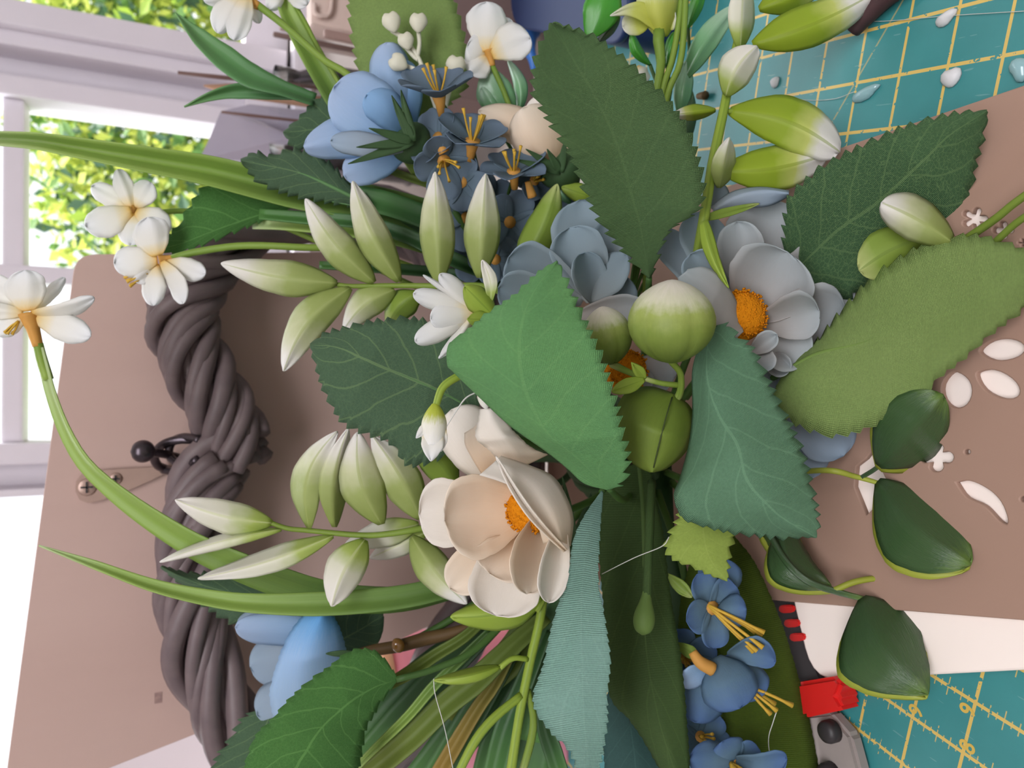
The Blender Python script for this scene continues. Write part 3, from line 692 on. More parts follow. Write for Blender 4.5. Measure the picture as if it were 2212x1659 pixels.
# left of the stand: white lampshade-like bowl, pink tub
pl_ = thing('white_plate', 'white round plate propped on the window sill behind the left edge of the board', 'plate', (-.55, .985, zbot - .02))
q = V(372, 1712, .985); rp = q[2] - (zbot - .0195); ax = np.array([0, -1.0, .12]); ax /= np.linalg.norm(ax)
mw = m_plain('white_ceramic', (232, 222, 228), .35, .05, 20)
lathe('plate_body', q + ax * -.004, q + ax * .014, [(0, .01), (.02, rp * .5), (.3, rp * .96), (.75, rp), (1, rp * .985), (.9, rp * .9), (.55, rp * .56), (.2, rp * .44), (.16, .002)], mw, pl_, 48)
MAT['pink'] = m_plain('pink_plastic', (244, 156, 174), .4, .1, 20, c2=(232, 130, 152))
for (px, py, Y, rr, zt, lb) in ((872, 1462, .72, .045, .12, 'pink tub glimpsed behind the brown twig at bottom left'), (950, 1662, .60, .028, .10, 'small pink tub low behind the orange-edged blade')):
    q = V(px, py, Y); t = thing('pink_tub', lb, 'tub', (q[0], Y, -.003))
    lathe('tub_body', (q[0], Y, -.003), (q[0], Y, q[2] + .02), [(0, rr * .85), (.05, rr * .9), (.9, rr), (1, rr * .97)], MAT['pink'], t, 26)
    lathe('tub_lid', (q[0], Y, q[2] + .02), (q[0], Y, q[2] + .032), [(0, rr * 1.05), (.7, rr * 1.05), (1, rr * .98)], m_plain('peach_lid', (244, 190, 150), .4, .1), t, 26)

# ------------------------------------------------------------------ the flower spray: materials
LV = dict(
 bright=m_leaf('leaf_bright', (116, 172, 104), (144, 192, 124), 7, 1.6, .14, 0, .1, .15, c2=(82, 132, 92)),
 back=m_leaf('leaf_back_green', (92, 122, 74), (108, 138, 88), 7, 1.8, .2, 0, .2, .2, c2=(70, 102, 68)),
 dark=m_leaf('leaf_dark', (92, 122, 92), (126, 156, 106), 6, 1.8, .65, 0, .22, .2, c2=(74, 102, 80)),
 veined=m_leaf('leaf_veined', (82, 118, 78), (122, 154, 100), 7, 1.8, .5, 0, .7, .2, c2=(66, 100, 68)),
 olive=m_leaf('leaf_olive_underside', (150, 176, 104), (136, 164, 92), 5, 1.8, .2, 0, .1, .2, c2=(118, 148, 76)),
 teal=m_leaf('leaf_teal_green', (112, 156, 124), (134, 178, 142), 6, 1.8, .4, 0, .2, .2, c2=(90, 130, 94)),
 lime=m_leaf('leaf_lime', (164, 186, 88), (176, 194, 104), 6, 1.6, .2, .25, .1, .25, c2=(140, 166, 74)),
 aqua=m_leaf('leaf_aqua_ribbed', (166, 210, 196), (172, 214, 198), 4, 1.2, .25, .9, .05, .2, c2=(134, 190, 168)),
 moss=m_leaf('leaf_moss_dark', (72, 96, 48), (84, 108, 58), 5, 1.6, .3, .25, .1, .2, c2=(50, 74, 42)),
 ribbed=m_leaf('leaf_ribbed_olive', (110, 138, 44), (90, 112, 40), 4, 1.2, .2, .9, .05, .3, c2=(78, 96, 38)),
 deep=m_leaf('leaf_deep_teal', (58, 92, 88), (74, 108, 100), 5, 1.6, .3, .2, .15, .15, c2=(40, 68, 66)),
 mid=m_leaf('leaf_mid_green', (88, 142, 70), (120, 172, 96), 6, 1.8, .5, 0, .3, .25, c2=(66, 112, 58)),
)
core = np.array([1350, 1030, .40])

def leaf(label, L, M, R, dL, dM, dR, mat, serr=9, tooth=24, stem=None, vein=None, group=None, vr=5, ms=(.0, .93), **kw):
    """serrated cloth leaf: blade, raised midrib, stalk"""
    b = P(M[0][0], M[0][1], np.atleast_1d(dM)[0])
    t = thing('cloth_leaf', label, 'leaf', b, group)
    sheet('blade', L, M, R, dL, dM, dR, LV[mat], t, serr=serr, tooth=tooth, **kw)
    m = spl(M, 40); d = lin(dM, 40) + .0006
    i0, i1 = int(ms[0] * 40), int(ms[1] * 40)
    pts = [(m[i][0], m[i][1], d[i]) for i in range(i0, i1)]
    if vein: tube('midrib', pts, [vr, vr * .8, vr * .3], vein, t, 30, 6)
    if stem: tube('stalk', stem, [7, 8, 8], MAT['stem_dark'], t, 20, 7)
    return t
V_BR = m_plain('vein_pale_green', (112, 178, 108), .7, .2, 60); V_DK = m_plain('vein_green', (88, 130, 78), .7, .2, 60); V_OL = m_plain('vein_olive', (112, 140, 66), .7, .2, 60); V_AQ = m_plain('vein_aqua', (122, 182, 166), .7, .2, 60); V_MO = m_plain('vein_moss', (78, 104, 50), .7, .2, 60)

# front bright leaf, folded, cut square at its tip
leaf('bright green serrated leaf folded across the centre, in front of the round buds',
     [(1312, 1058), (1262, 1044), (1226, 1012), (1180, 975), (1100, 918), (1040, 862), (980, 804), (966, 786), (970, 744), (1010, 712), (1058, 672), (1110, 638), (1160, 590), (1203, 564)],
     [(1316, 1056), (1290, 1030), (1242, 985), (1180, 930), (1136, 850), (1120, 770), (1128, 690), (1160, 620), (1203, 565)],
     [(1322, 1056), (1348, 1038), (1357, 990), (1345, 930), (1325, 850), (1300, 770), (1262, 690), (1236, 630), (1203, 564)],
     [.322, .318, .313, .309, .304, .300, .300], [.320, .305, .297, .294, .300], [.320, .30, .296, .298, .302], 'bright', ([0, 0, 0, 0, 15, 15], 18), 25,
     stem=[(1316, 1056, .322), (1345, 1080, .36), (1370, 1060, .42)], nu=260, nv=17, k=1.2, ripple=.0008)
# large leaf, upper centre
leaf('large dark green serrated leaf curving up over the cream tulip at top centre',
     [(1400, 600), (1368, 568), (1330, 525), (1296, 480), (1268, 425), (1248, 375), (1226, 325), (1192, 272), (1162, 222), (1150, 190), (1157, 120), (1188, 50)],
     [(1402, 600), (1385, 500), (1362, 410), (1330, 310), (1290, 220), (1240, 130), (1192, 50)],
     [(1406, 600), (1442, 505), (1482, 474), (1514, 446), (1520, 395), (1510, 345), (1492, 290), (1462, 240), (1420, 190), (1380, 152), (1330, 110), (1285, 78), (1240, 60), (1196, 48)],
     [.352, .335, .325, .322, .33], [.35, .338, .33, .326, .33], [.352, .335, .325, .318, .325], 'back', 15, 28,
     nu=260, nv=13, stem=[(1402, 600, .352), (1400, 650, .37), (1390, 800, .42)], ripple=.0006)
leaf('dark green serrated leaf lying flat at left of the bright folded leaf',
     [(1040, 905), (1020, 800), (975, 720), (900, 688), (830, 690), (765, 702), (702, 720), (670, 744)],
     [(1045, 905), (990, 866), (916, 830), (833, 794), (732, 752), (671, 745)],
     [(1040, 925), (960, 985), (882, 1006), (850, 962), (800, 940), (745, 918), (705, 858), (684, 800), (670, 748)],
     [.385, .378, .372, .372], [.39, .375, .368, .368], [.385, .378, .372, .37], 'dark', 14, 25, vein=V_DK, stem=[(1045, 905, .388), (1150, 960, .41), (1300, 1000, .44)], nu=140)
leaf('dark green strongly veined serrated leaf at upper right over the cutting mat',
     [(1690, 610), (1692, 520), (1702, 430), (1760, 372), (1800, 345), (1850, 320), (1930, 282), (2000, 258), (2062, 244), (2132, 238)],
     [(1692, 612), (1788, 517), (1889, 441), (1980, 358), (2052, 292), (2132, 239)],
     [(1700, 640), (1790, 660), (1900, 610), (2000, 560), (2056, 512), (2082, 478), (2096, 415), (2112, 345), (2126, 290), (2133, 242)],
     [.375, .345, .315, .290], [.378, .345, .312, .288], [.38, .352, .318, .290], 'veined', 16, 32, vein=V_DK, vr=4, stem=[(1692, 612, .40), (1600, 700, .42), (1480, 860, .44)], nu=150)
leaf('light olive leaf underside with jagged edge at right, beside the grey-blue flower',
     [(1690, 800), (1760, 740), (1830, 656), (1895, 590), (1980, 535), (2024, 517), (2106, 508), (2161, 522), (2230, 545), (2262, 575)],
     [(1690, 806), (1765, 765), (1860, 742), (1940, 712), (2040, 680), (2262, 580)],
     [(1690, 812), (1670, 860), (1702, 905), (1740, 927), (1790, 941), (1849, 934), (1916, 905), (1960, 884), (1997, 862), (2022, 821), (2073, 783), (2111, 749), (2150, 714), (2212, 665), (2264, 584)],
     [.365, .345, .322, .298, .275], [.36, .335, .312, .290, .272], [.365, .345, .320, .296, .275], 'olive', 13, 36, vein=V_OL, vr=6, ms=(0, .62), stem=[(1690, 806, .37), (1600, 850, .40), (1480, 900, .43)], nu=150)
leaf('broad blue-green serrated leaf pointing down at centre right',
     [(1512, 740), (1496, 800), (1496, 890), (1488, 960), (1470, 1030), (1456, 1072), (1474, 1118), (1512, 1134), (1587, 1152), (1656, 1160), (1701, 1163), (1731, 1160), (1762, 1161)],
     [(1530, 720), (1528, 820), (1557, 902), (1593, 963), (1614, 1041), (1680, 1110), (1763, 1161)],
     [(1552, 700), (1576, 702), (1594, 726), (1624, 750), (1648, 796), (1664, 830), (1677, 855), (1696, 897), (1714, 930), (1735, 980), (1757, 1065), (1768, 1120), (1764, 1161)],
     [.335, .33, .322, .316], [.335, .318, .306, .302, .306], [.332, .32, .312, .306], 'teal', ([0, 0, 0, 0, 8, 15, 15], 15), 26, vein=V_BR, vr=3, ms=(0, .7), stem=[(1530, 715, .336), (1490, 760, .38), (1440, 900, .43)], nu=240, nv=15)
leaf('small lime green jagged leaf tip poking out under the broad blue-green leaf',
     [(1530, 1090), (1480, 1100), (1462, 1122), (1436, 1184), (1460, 1212), (1490, 1222), (1528, 1240), (1568, 1254)],
     [(1530, 1088), (1520, 1140), (1530, 1200), (1569, 1255)],
     [(1534, 1090), (1570, 1110), (1588, 1150), (1577, 1190), (1574, 1225), (1571, 1256)],
     [.345, .34, .338], [.345, .335, .336], [.345, .338, .336], 'lime', 15, 24, stem=[(1530, 1090, .346), (1500, 1050, .38), (1440, 1020, .43)], nu=90)
leaf('pale aqua ribbed leaf hanging down along the middle, folded along its length',
     [(1298, 1062), (1262, 1115), (1238, 1170), (1226, 1262), (1208, 1300), (1190, 1362), (1174, 1435), (1154, 1492), (1155, 1530), (1177, 1565), (1200, 1592), (1224, 1612), (1238, 1640), (1262, 1690)],
     [(1300, 1062), (1278, 1130), (1262, 1230), (1256, 1340), (1258, 1440), (1262, 1540), (1276, 1690)],
     [(1303, 1064), (1296, 1150), (1292, 1262), (1302, 1313), (1313, 1381), (1318, 1435), (1311, 1503), (1312, 1557), (1304, 1612), (1290, 1690)],
     [.345, .33, .322, .318, .318], [.345, .325, .312, .306, .308], [.345, .318, .300, .296, .302], 'aqua', ([2, 3, 5, 12], [3, 4, 5, 9]), 22, vein=V_AQ, vr=3, stem=[(1300, 1062, .346), (1320, 1030, .38), (1340, 1010, .42)], nu=240, k=1.1)
leaf('long dark moss-green leaf right of the aqua leaf, running down to the edge',
     [(1340, 1010), (1304, 1052), (1292, 1159), (1304, 1318), (1314, 1492), (1361, 1556), (1397, 1611), (1440, 1690)],
     [(1380, 1000), (1388, 1100), (1392, 1250), (1395, 1400), (1420, 1540), (1465, 1690)],
     [(1405, 1000), (1408, 1032), (1434, 1159), (1442, 1238), (1457, 1337), (1473, 1437), (1485, 1576), (1492, 1690)],
     [.40, .375, .362, .355], [.40, .37, .352, .345], [.40, .372, .355, .348], 'moss', 3, 18, vein=V_MO, vr=6, nu=120)
leaf('wide ribbed olive leaf at bottom right beside the small blue flowers',
     [(1500, 1180), (1470, 1300), (1465, 1450), (1480, 1580), (1500, 1700)],
     [(1540, 1150), (1570, 1290), (1600, 1450), (1630, 1600), (1640, 1700)],
     [(1575, 1140), (1590, 1162), (1629, 1212), (1664, 1287), (1692, 1357), (1723, 1457), (1747, 1548), (1776, 1700)],
     [.41, .40, .39], [.41, .39, .378], [.41, .395, .385], 'ribbed', 2, 14, nu=120, stem=[(1545, 1152, .41), (1500, 1090, .425), (1450, 1040, .44)])
leaf('dark teal leaf tucked under the aqua leaf at the bottom edge',
     [(1330, 1440), (1308, 1520), (1302, 1600), (1310, 1700)], [(1345, 1440), (1360, 1560), (1380, 1700)], [(1360, 1440), (1410, 1560), (1450, 1700)],
     [.375, .37], [.372, .365], [.375, .37], 'deep', 3, 18, nu=70, vein=m_plain('vein_dark', (30, 50, 48), .7))
leaf('large green serrated leaf with blunt end covering the lower left corner flower',
     [(858, 1462), (838, 1432), (812, 1407), (775, 1401), (742, 1414), (716, 1436), (681, 1460), (645, 1490), (617, 1518), (586, 1555), (555, 1585), (538, 1622), (516, 1700)],
     [(856, 1468), (800, 1490), (735, 1535), (680, 1590), (620, 1700)],
     [(856, 1474), (836, 1500), (818, 1524), (806, 1548), (794, 1565), (786, 1600), (770, 1700)],
     [.385, .378, .37, .366], [.385, .37, .362, .358], [.385, .378, .374, .37], 'mid', 6, 26, stem=[(856, 1468, .385), (940, 1444, .39), (1040, 1392, .40), (1180, 1240, .43)], nu=130)
leaf('dark green serrated leaf behind the large leaf at the bottom left',
     [(600, 1500), (562, 1527), (522, 1553), (504, 1584), (485, 1612), (466, 1639), (440, 1700)], [(606, 1500), (570, 1580), (530, 1700)], [(612, 1500), (640, 1580), (620, 1700)],
     [.44, .435], [.44, .43], [.44, .435], 'dark', 14, 26, nu=110)
leaf('dark rounded leaf between the blue flower and the stems at lower left',
     [(700, 1400), (690, 1340), (720, 1300), (790, 1298), (828, 1325)], [(700, 1405), (760, 1370), (828, 1330)], [(705, 1412), (770, 1416), (808, 1402), (826, 1366), (829, 1332)],
     [.45, .445], [.45, .44], [.45, .445], 'dark', 1, 20, nu=60)
leaf('dark serrated leaf with a pale folded tip lying across the wicker at left',
     [(700, 1320), (640, 1280), (570, 1258), (484, 1235), (440, 1238), (400, 1236), (350, 1222)], [(702, 1326), (600, 1300), (480, 1275), (400, 1250), (348, 1224)], [(700, 1335), (620, 1345), (520, 1352), (440, 1310), (390, 1262), (346, 1226)],
     [.452, .44], [.45, .43], [.455, .445], 'dark', 14, 24, nu=120)
leaf('olive green upright leaf at top behind the white berry sprig',
     [(890, 270), (800, 230), (778, 190), (770, 145), (759, 83), (754, 30), (746, -60)], [(895, 270), (900, 180), (885, 80), (870, -60)], [(900, 270), (985, 215), (1020, 160), (1009, 119), (1001, 65), (982, 0), (960, -60)],
     [.45, .44, .435], [.45, .435, .43], [.45, .44, .435], 'olive', 11, 30, nu=100)
leaf('grey-green serrated leaf peeking out behind the blue tulip at top left',
     [(800, 330), (700, 335), (662, 326), (634, 322), (612, 287)], [(800, 300), (720, 280), (612, 286)], [(800, 240), (775, 190), (735, 186), (684, 213), (654, 246), (635, 264), (612, 285)],
     [.46, .455], [.46, .45], [.46, .455], 'dark', 12, 24, nu=120)
leaf('green serrated leaf lying over the long grass blade left of the tulip',
     [(800, 452), (640, 425), (560, 395), (520, 348)], [(800, 446), (720, 405), (640, 372), (520, 346)], [(800, 430), (748, 390), (727, 365), (690, 337), (634, 322), (586, 336), (553, 329), (520, 344)],
     [.43, .425], [.425, .415], [.43, .422], 'dark', 11, 26, nu=120, vein=V_DK)
leaf('mid green serrated leaf with pointed tip beside the white narcissus at left',
     [(655, 434), (579, 415), (508, 398), (463, 394), (434, 409), (410, 445), (397, 466), (380, 495), (340, 510), (311, 540)], [(655, 436), (560, 466), (470, 496), (380, 530), (312, 541)], [(653, 440), (612, 458), (542, 487), (452, 524), (380, 547), (313, 543)],
     [.455, .445, .44], [.452, .44, .436], [.452, .442, .436], 'mid', 14, 34, nu=120, vein=V_BR, vr=3)

# ------------------------------------------------------------------ petals and small parts
MP = dict(
 cream=m_grad('petal_cream', [(0, (226, 192, 152)), (.35, (234, 210, 182)), (.8, (236, 220, 200)), (1, (238, 226, 210))], .75, .25, .05, .15, .05, bumpy=.1),
 ivory=m_grad('petal_ivory', [(0, (226, 206, 180)), (.5, (238, 230, 218)), (1, (240, 234, 226))], .75, .25, .10, .15, .05, bumpy=.2),
 greyblue=m_grad('petal_grey_blue', [(0, (164, 156, 150)), (.4, (172, 170, 168)), (1, (172, 182, 186))], .75, .22, .03, .15, .06, bumpy=.1),
 paleblue=m_grad('petal_dusty_blue', [(0, (156, 160, 158)), (.5, (152, 166, 172)), (1, (146, 166, 178))], .75, .22, .03, .15, .06, bumpy=.1),
 blue=m_grad('petal_sky_blue', [(0, (132, 176, 216)), (.5, (166, 198, 230)), (1, (184, 204, 232))], .7, .35, .12, .15, .08, bumpy=.15),
 bluetip=m_grad('petal_blue_tip', [(0, (176, 202, 228)), (.5, (166, 200, 236)), (.8, (128, 184, 234)), (1, (96, 168, 228))], .7, .3, .12, .15, .07, bumpy=.15),
 midblue=m_grad('petal_mid_blue', [(0, (128, 172, 214)), (1, (150, 190, 228))], .7, .3, .1, .15, .07),
 mutedblue=m_grad('petal_muted_blue', [(0, (166, 176, 184)), (1, (164, 184, 204))], .7, .3, .08, .15, .06),
 dusk=m_grad('petal_dusk_blue', [(0, (96, 116, 128)), (.6, (108, 126, 142)), (1, (112, 130, 150))], .75, .25, .12, .15, .08),
 cobalt=m_grad('petal_cobalt', [(0, (92, 116, 130)), (.5, (102, 132, 156)), (1, (88, 118, 166))], .75, .22, .12, .2, .08, bumpy=.35, scale=(2, 2, 1)),
 white=m_grad('petal_white', [(0, (238, 200, 110)), (.14, (238, 224, 184)), (.35, (238, 236, 228)), (1, (236, 238, 240))], .6, .35, .05, .2, .04),
 limewhite=m_grad('petal_lime_white', [(0, (190, 196, 70)), (.55, (206, 212, 110)), (.9, (234, 234, 214)), (1, (240, 240, 232))], .6, .3, .05, .3, .04),
 leaflet=m_grad('leaflet_white_tip', [(0, (140, 156, 80)), (.38, (166, 180, 110)), (.62, (208, 212, 172)), (.85, (230, 228, 218)), (1, (236, 234, 230))], .5, .3, .0, .35, .10, mid=(170, 182, 112), blotch=70, bumpy=.08),
 leafletw=m_grad('leaflet_mostly_white', [(0, (142, 164, 70)), (.22, (176, 194, 104)), (.45, (226, 226, 206)), (1, (238, 234, 230))], .45, .3, .0, .4, .08, mid=(206, 212, 160), blotch=70, bumpy=.08),
 leafletg=m_grad('leaflet_green', [(0, (124, 148, 54)), (.7, (140, 166, 72)), (1, (190, 200, 130))], .5, .28, .04, .35, .08, mid=(120, 144, 62), blotch=70, bumpy=.1),
 limeleaf=m_grad('leaflet_lime_tip', [(0, (150, 172, 44)), (.5, (158, 182, 52)), (.68, (206, 214, 120)), (.8, (236, 234, 226)), (1, (240, 236, 234))], .5, .3, .05, .35, .05, blotch=80, mid=(140, 160, 40)),
 limeplain=m_grad('leaflet_lime', [(0, (146, 172, 60)), (1, (166, 190, 78))], .45, .28, .1, .4, .06, mid=(120, 148, 50)),
 gloss=m_grad('glossy_variegated', [(0, (52, 80, 46)), (.8, (60, 90, 50)), (1, (98, 130, 56))], .18, .06, .12, .6, .06, bumpy=.6, scale=(2, 5, 1)),
 glosst=m_grad('glossy_variegated_pale', [(0, (70, 120, 70)), (.5, (126, 176, 130)), (1, (176, 206, 184))], .16, .15, .12, .6, .06),
 glossg=m_grad('glossy_bright', [(0, (70, 150, 50)), (.8, (80, 168, 56)), (1, (120, 190, 90))], .2, .25, .12, .6, .06),
 rim=m_grad('lime_rim', [(0, (160, 168, 60)), (1, (170, 180, 72))], .4, .2, .1, .4, .05),
 blade=m_grad('grass_blade', [(0, (74, 108, 56)), (.3, (118, 154, 76)), (.6, (158, 190, 92)), (.85, (176, 204, 112)), (1, (206, 224, 170))], .4, .35, .25, .4, .04, scale=(1, 6, 1)),
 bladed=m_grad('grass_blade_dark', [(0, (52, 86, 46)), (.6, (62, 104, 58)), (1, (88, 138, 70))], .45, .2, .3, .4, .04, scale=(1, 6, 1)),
 bladem=m_grad('grass_blade_mid', [(0, (70, 116, 70)), (.5, (96, 148, 90)), (1, (118, 166, 104))], .4, .25, .2, .4, .04, scale=(1, 6, 1)),
 bladeo=m_grad('grass_blade_olive', [(0, (96, 116, 50)), (.6, (110, 130, 56)), (1, (124, 138, 60))], .5, .2, .3, .3, .04, scale=(1, 6, 1)),
 bladet=m_grad('grass_blade_tan', [(0, (118, 128, 60)), (.5, (140, 124, 60)), (1, (164, 134, 66))], .5, .2, .3, .3, .04, scale=(1, 6, 1)),
)
MAT['orange'] = m_plain('stamen_orange', (222, 142, 22), .85, .35, 900, spec=.1, bumpy=.8, c2=(170, 92, 10))
MAT['yellow'] = m_plain('stamen_yellow', (214, 172, 60), .7, .25, 300)
MAT['tubeorange'] = m_plain('flower_tube_orange', (206, 150, 70), .7, .25, 120)
MAT['calyx'] = m_plain('calyx_green', (62, 92, 54), .7, .3, 120)
MAT['budgreen'] = m_grad('bud_green_white', [(0, (92, 112, 44)), (.45, (124, 144, 62)), (.66, (154, 168, 88)), (.80, (206, 206, 176)), (1, (228, 220, 208))], .5, .15, .15, .35, .05, scale=(3, 8, 1))
MAT['budolive'] = m_grad('bud_olive', [(0, (104, 126, 46)), (1, (124, 146, 60))], .55, .15, .25, .3, .08, scale=(3, 8, 1))
MAT['berry'] = m_plain('berry_cream', (226, 224, 204), .5, .1, 100, transl=.2)

def stamen_pad(nm, c, n, r, h, mat, parent, ns=26):
    """domed pad of tiny filaments: centre c (x, y, d), facing camera-frame direction n, r pixels"""
    C = P(*c); rm = r * c[2] / F; A = camv(*n)
    vs, fs, uv = lathe_mesh(C - A * h * .5, C + A * h, [(0, rm * .96), (.3, rm), (.55, rm * .95), (.8, rm * .75), (.94, rm * .45), (1, rm * .05)], ns)
    o = obj(nm, vs, fs, mat, parent, uv)
    parts = []
    s = np.cross(A, [.2, .3, .9]); s /= np.linalg.norm(s); q = np.cross(A, s)
    for k in range(260):
        rr = rm * math.sqrt(rng.random()) * .97; a = rng.random() * 2 * PI
        z = h * (1 - .55 * (rr / rm) ** 2.2) * .97
        b = C + s * rr * math.cos(a) + q * rr * math.sin(a) + A * z * .9
        e = b + (A + .4 * (s * math.cos(a) + q * math.sin(a)) * rr / rm + rng.normal(size=3) * .15) * .0010
        parts.append(tube_mesh(np.array([b, e]), .00055, 4))
    f = obj('stamen_fuzz', *join(parts)[:2], mat, o); f['kind'] = 'stuff'
    return o

# ------------------------------------------------------------------ cream anemone
fl = thing('cream_anemone', 'open cream silk flower with orange centre left of the aqua leaf', 'flower', P(1140, 1110, .36))
def pet(n_, b, t, w, **k): return petal('petal', b, t, w, MP[n_], fl, **k)
pet('ivory', (1090, 1060, .372), (975, 885, .372), 62, wp=.7, cup=.006, belly=-.004)          # top back, grey cream
pet('ivory', (1075, 1100, .366), (905, 1112, .366), 74, wp=.72, cup=-.006)                     # left back
pet('cream', (1140, 1100, .356), (960, 1125, .338), 92, wp=.62, cup=-.014, belly=.004, wave=.001)   # left main bowl
pet('cream', (1125, 1130, .362), (972, 1272, .362), 50, wp=.72, cup=-.004)                      # lower left
pet('cream', (1120, 1160, .354), (1058, 1240, .342), 58, wp=.7, cup=-.006)                      # small inner lip
pet('ivory', (1120, 1150, .36), (1072, 1330, .35), 78, wp=.66, cup=-.008, belly=.004)          # bottom
pet('cream', (1170, 1110, .352), (1138, 1283, .334), 50, wp=.6, pt=.2, cup=-.008, tilt=-.010)   # right inner
pet('ivory', (1215, 1130, .345), (1185, 1302, .330), 33, wp=.65, pt=.2, cup=-.008, tilt=-.006)  # lower right, edge on
sheet('petal', [(1174, 1174), (1158, 1125), (1138, 1090), (1114, 1056), (1080, 1040), (1036, 1026)], [(1212, 1168), (1188, 1105), (1150, 1052), (1100, 1012), (1066, 1000)], [(1232, 1180), (1238, 1120), (1222, 1070), (1195, 1030), (1150, 1008), (1082, 985)],
      [.338, .333, .328], [.336, .337, .334], [.345, .352, .346], MP['ivory'], fl, nu=40, k=1.3)   # right main, seen from outside
petal('petal', (1222, 1190, .336), (1072, 986, .326), 8, MP['ivory'], fl, wp=.5, f0=.5, pt=.3, bow=-14, cup=-.004, thick=.0007)   # rolled rim of that petal
sheet('petal', [(1086, 1010), (1060, 975), (1028, 945), (1034, 905), (1036, 884)], [(1130, 1008), (1100, 960), (1066, 915), (1056, 882)], [(1184, 982), (1150, 968), (1108, 930), (1090, 900), (1072, 881)],
      [.354, .345, .344], [.354, .338, .336], [.358, .345, .34], MP['ivory'], fl, nu=40, serr=2, tooth=14, ripple=.001)   # top white, curled
sheet('petal', [(1050, 1040), (1020, 990), (1005, 960), (1004, 935)], [(1070, 1030), (1040, 975), (1020, 925)], [(1090, 1020), (1060, 960), (1034, 915)], [.362, .358], [.36, .354], [.36, .352], MP['cream'], fl, nu=24)
stamen_pad('flower_centre', (1142, 1100, .350), (-.55, .0, .8), 54, .007, MAT['orange'], fl)
for (a, b_) in (((1236, 1170), (1215, 1030)), ((1242, 1200), (1222, 1262))): petal('sepal', (a[0] + 6, a[1], .372), (b_[0], b_[1], .362), 9, MAT['calyx'], fl, wp=.3, pt=1)
tube('stem', [(1180, 1120, .37), (1280, 1080, .40), (1340, 1030, .43)], 8, MAT['stem_dark'], fl)

# ------------------------------------------------------------------ grey-blue flower, right
fl = thing('grey_blue_rose', 'large open grey-blue silk flower with orange centre at right of the round buds', 'flower', P(1610, 680, .37))
G_ = [('greyblue', (1640, 650, .378), (1672, 432, .372), 92, dict(wp=.66, cup=-.008)),
      ('greyblue', (1650, 660, .374), (1838, 575, .368), 84, dict(wp=.68, cup=-.008)),
      ('greyblue', (1620, 650, .372), (1592, 478, .362), 50, dict(wp=.7, cup=-.006)),
      ('paleblue', (1600, 660, .376), (1492, 462, .37), 52, dict(wp=.7, cup=-.006)),
      ('paleblue', (1560, 660, .376), (1422, 500, .372), 36, dict(wp=.75, cup=-.004)),
      ('greyblue', (1650, 700, .372), (1830, 690, .362), 82, dict(wp=.7, cup=-.010, tilt=.006, belly=-.003)),
      ('greyblue', (1640, 700, .368), (1742, 780, .356), 56, dict(wp=.6, cup=-.008)),
      ('greyblue', (1615, 690, .362), (1702, 545, .348), 96, dict(wp=.6, cup=-.012, belly=.004)),
      ('greyblue', (1640, 700, .360), (1770, 672, .344), 52, dict(wp=.66, cup=-.008, tilt=.008)),
      ('paleblue', (1560, 640, .358), (1492, 548, .345), 42, dict(wp=.7, cup=-.008)),
      ('greyblue', (1632, 740, .356), (1650, 806, .342), 34, dict(wp=.6, cup=-.004, tilt=.006)),
      ('greyblue', (1620, 762, .352), (1678, 722, .338), 22, dict(wp=.6, cup=-.004)),
      ('greyblue', (1650, 770, .366), (1706, 800, .354), 26, dict(wp=.6, cup=-.004))]
for n_, b, t, w, k in G_: petal('petal', b, t, w, MP[n_], fl, **k)
sheet('petal', [(1606, 716), (1575, 740), (1530, 720), (1480, 650), (1464, 600)], [(1600, 700), (1570, 660), (1530, 620), (1480, 588)], [(1592, 690), (1590, 650), (1555, 598), (1520, 577), (1485, 582)],
      [.34, .334, .332], [.345, .332, .328], [.35, .336, .33], MP['greyblue'], fl, nu=40)
stamen_pad('flower_centre', (1600, 682, .352), (.25, .12, .95), 56, .009, MAT['orange'], fl)
sheet('petal', [(1545, 462), (1600, 450), (1660, 445), (1704, 424)], [(1540, 455), (1590, 425), (1650, 412), (1704, 418)], [(1536, 448), (1580, 415), (1640, 404), (1704, 412)], [.37, .36], [.366, .354], [.372, .364], MP['mutedblue'], fl, nu=24)
petal('petal', (1560, 470, .38), (1545, 392, .374), 24, MP['paleblue'], fl, wp=.6)
petal('sepal', (1520, 478, .342), (1574, 622, .332), 15, MP['limeplain'], fl, wp=.3, pt=.8, f0=.6, bow=8, crease=.003)
petal('sepal', (1528, 470, .352), (1640, 440, .36), 10, MP['leafletg'], fl, wp=.3, pt=.6, f0=.7)
for b, t, w in (((1690, 800, .375), (1822, 985, .362), 66), ((1650, 790, .378), (1668, 880, .375), 30), ((1700, 850, .378), (1750, 1035, .368), 56)): petal('petal', b, t, w, MP['mutedblue'], fl, wp=.7)
tube('stem', [(1605, 690, .37), (1520, 800, .40), (1430, 920, .43)], 8, MAT['stem_dark'], fl)

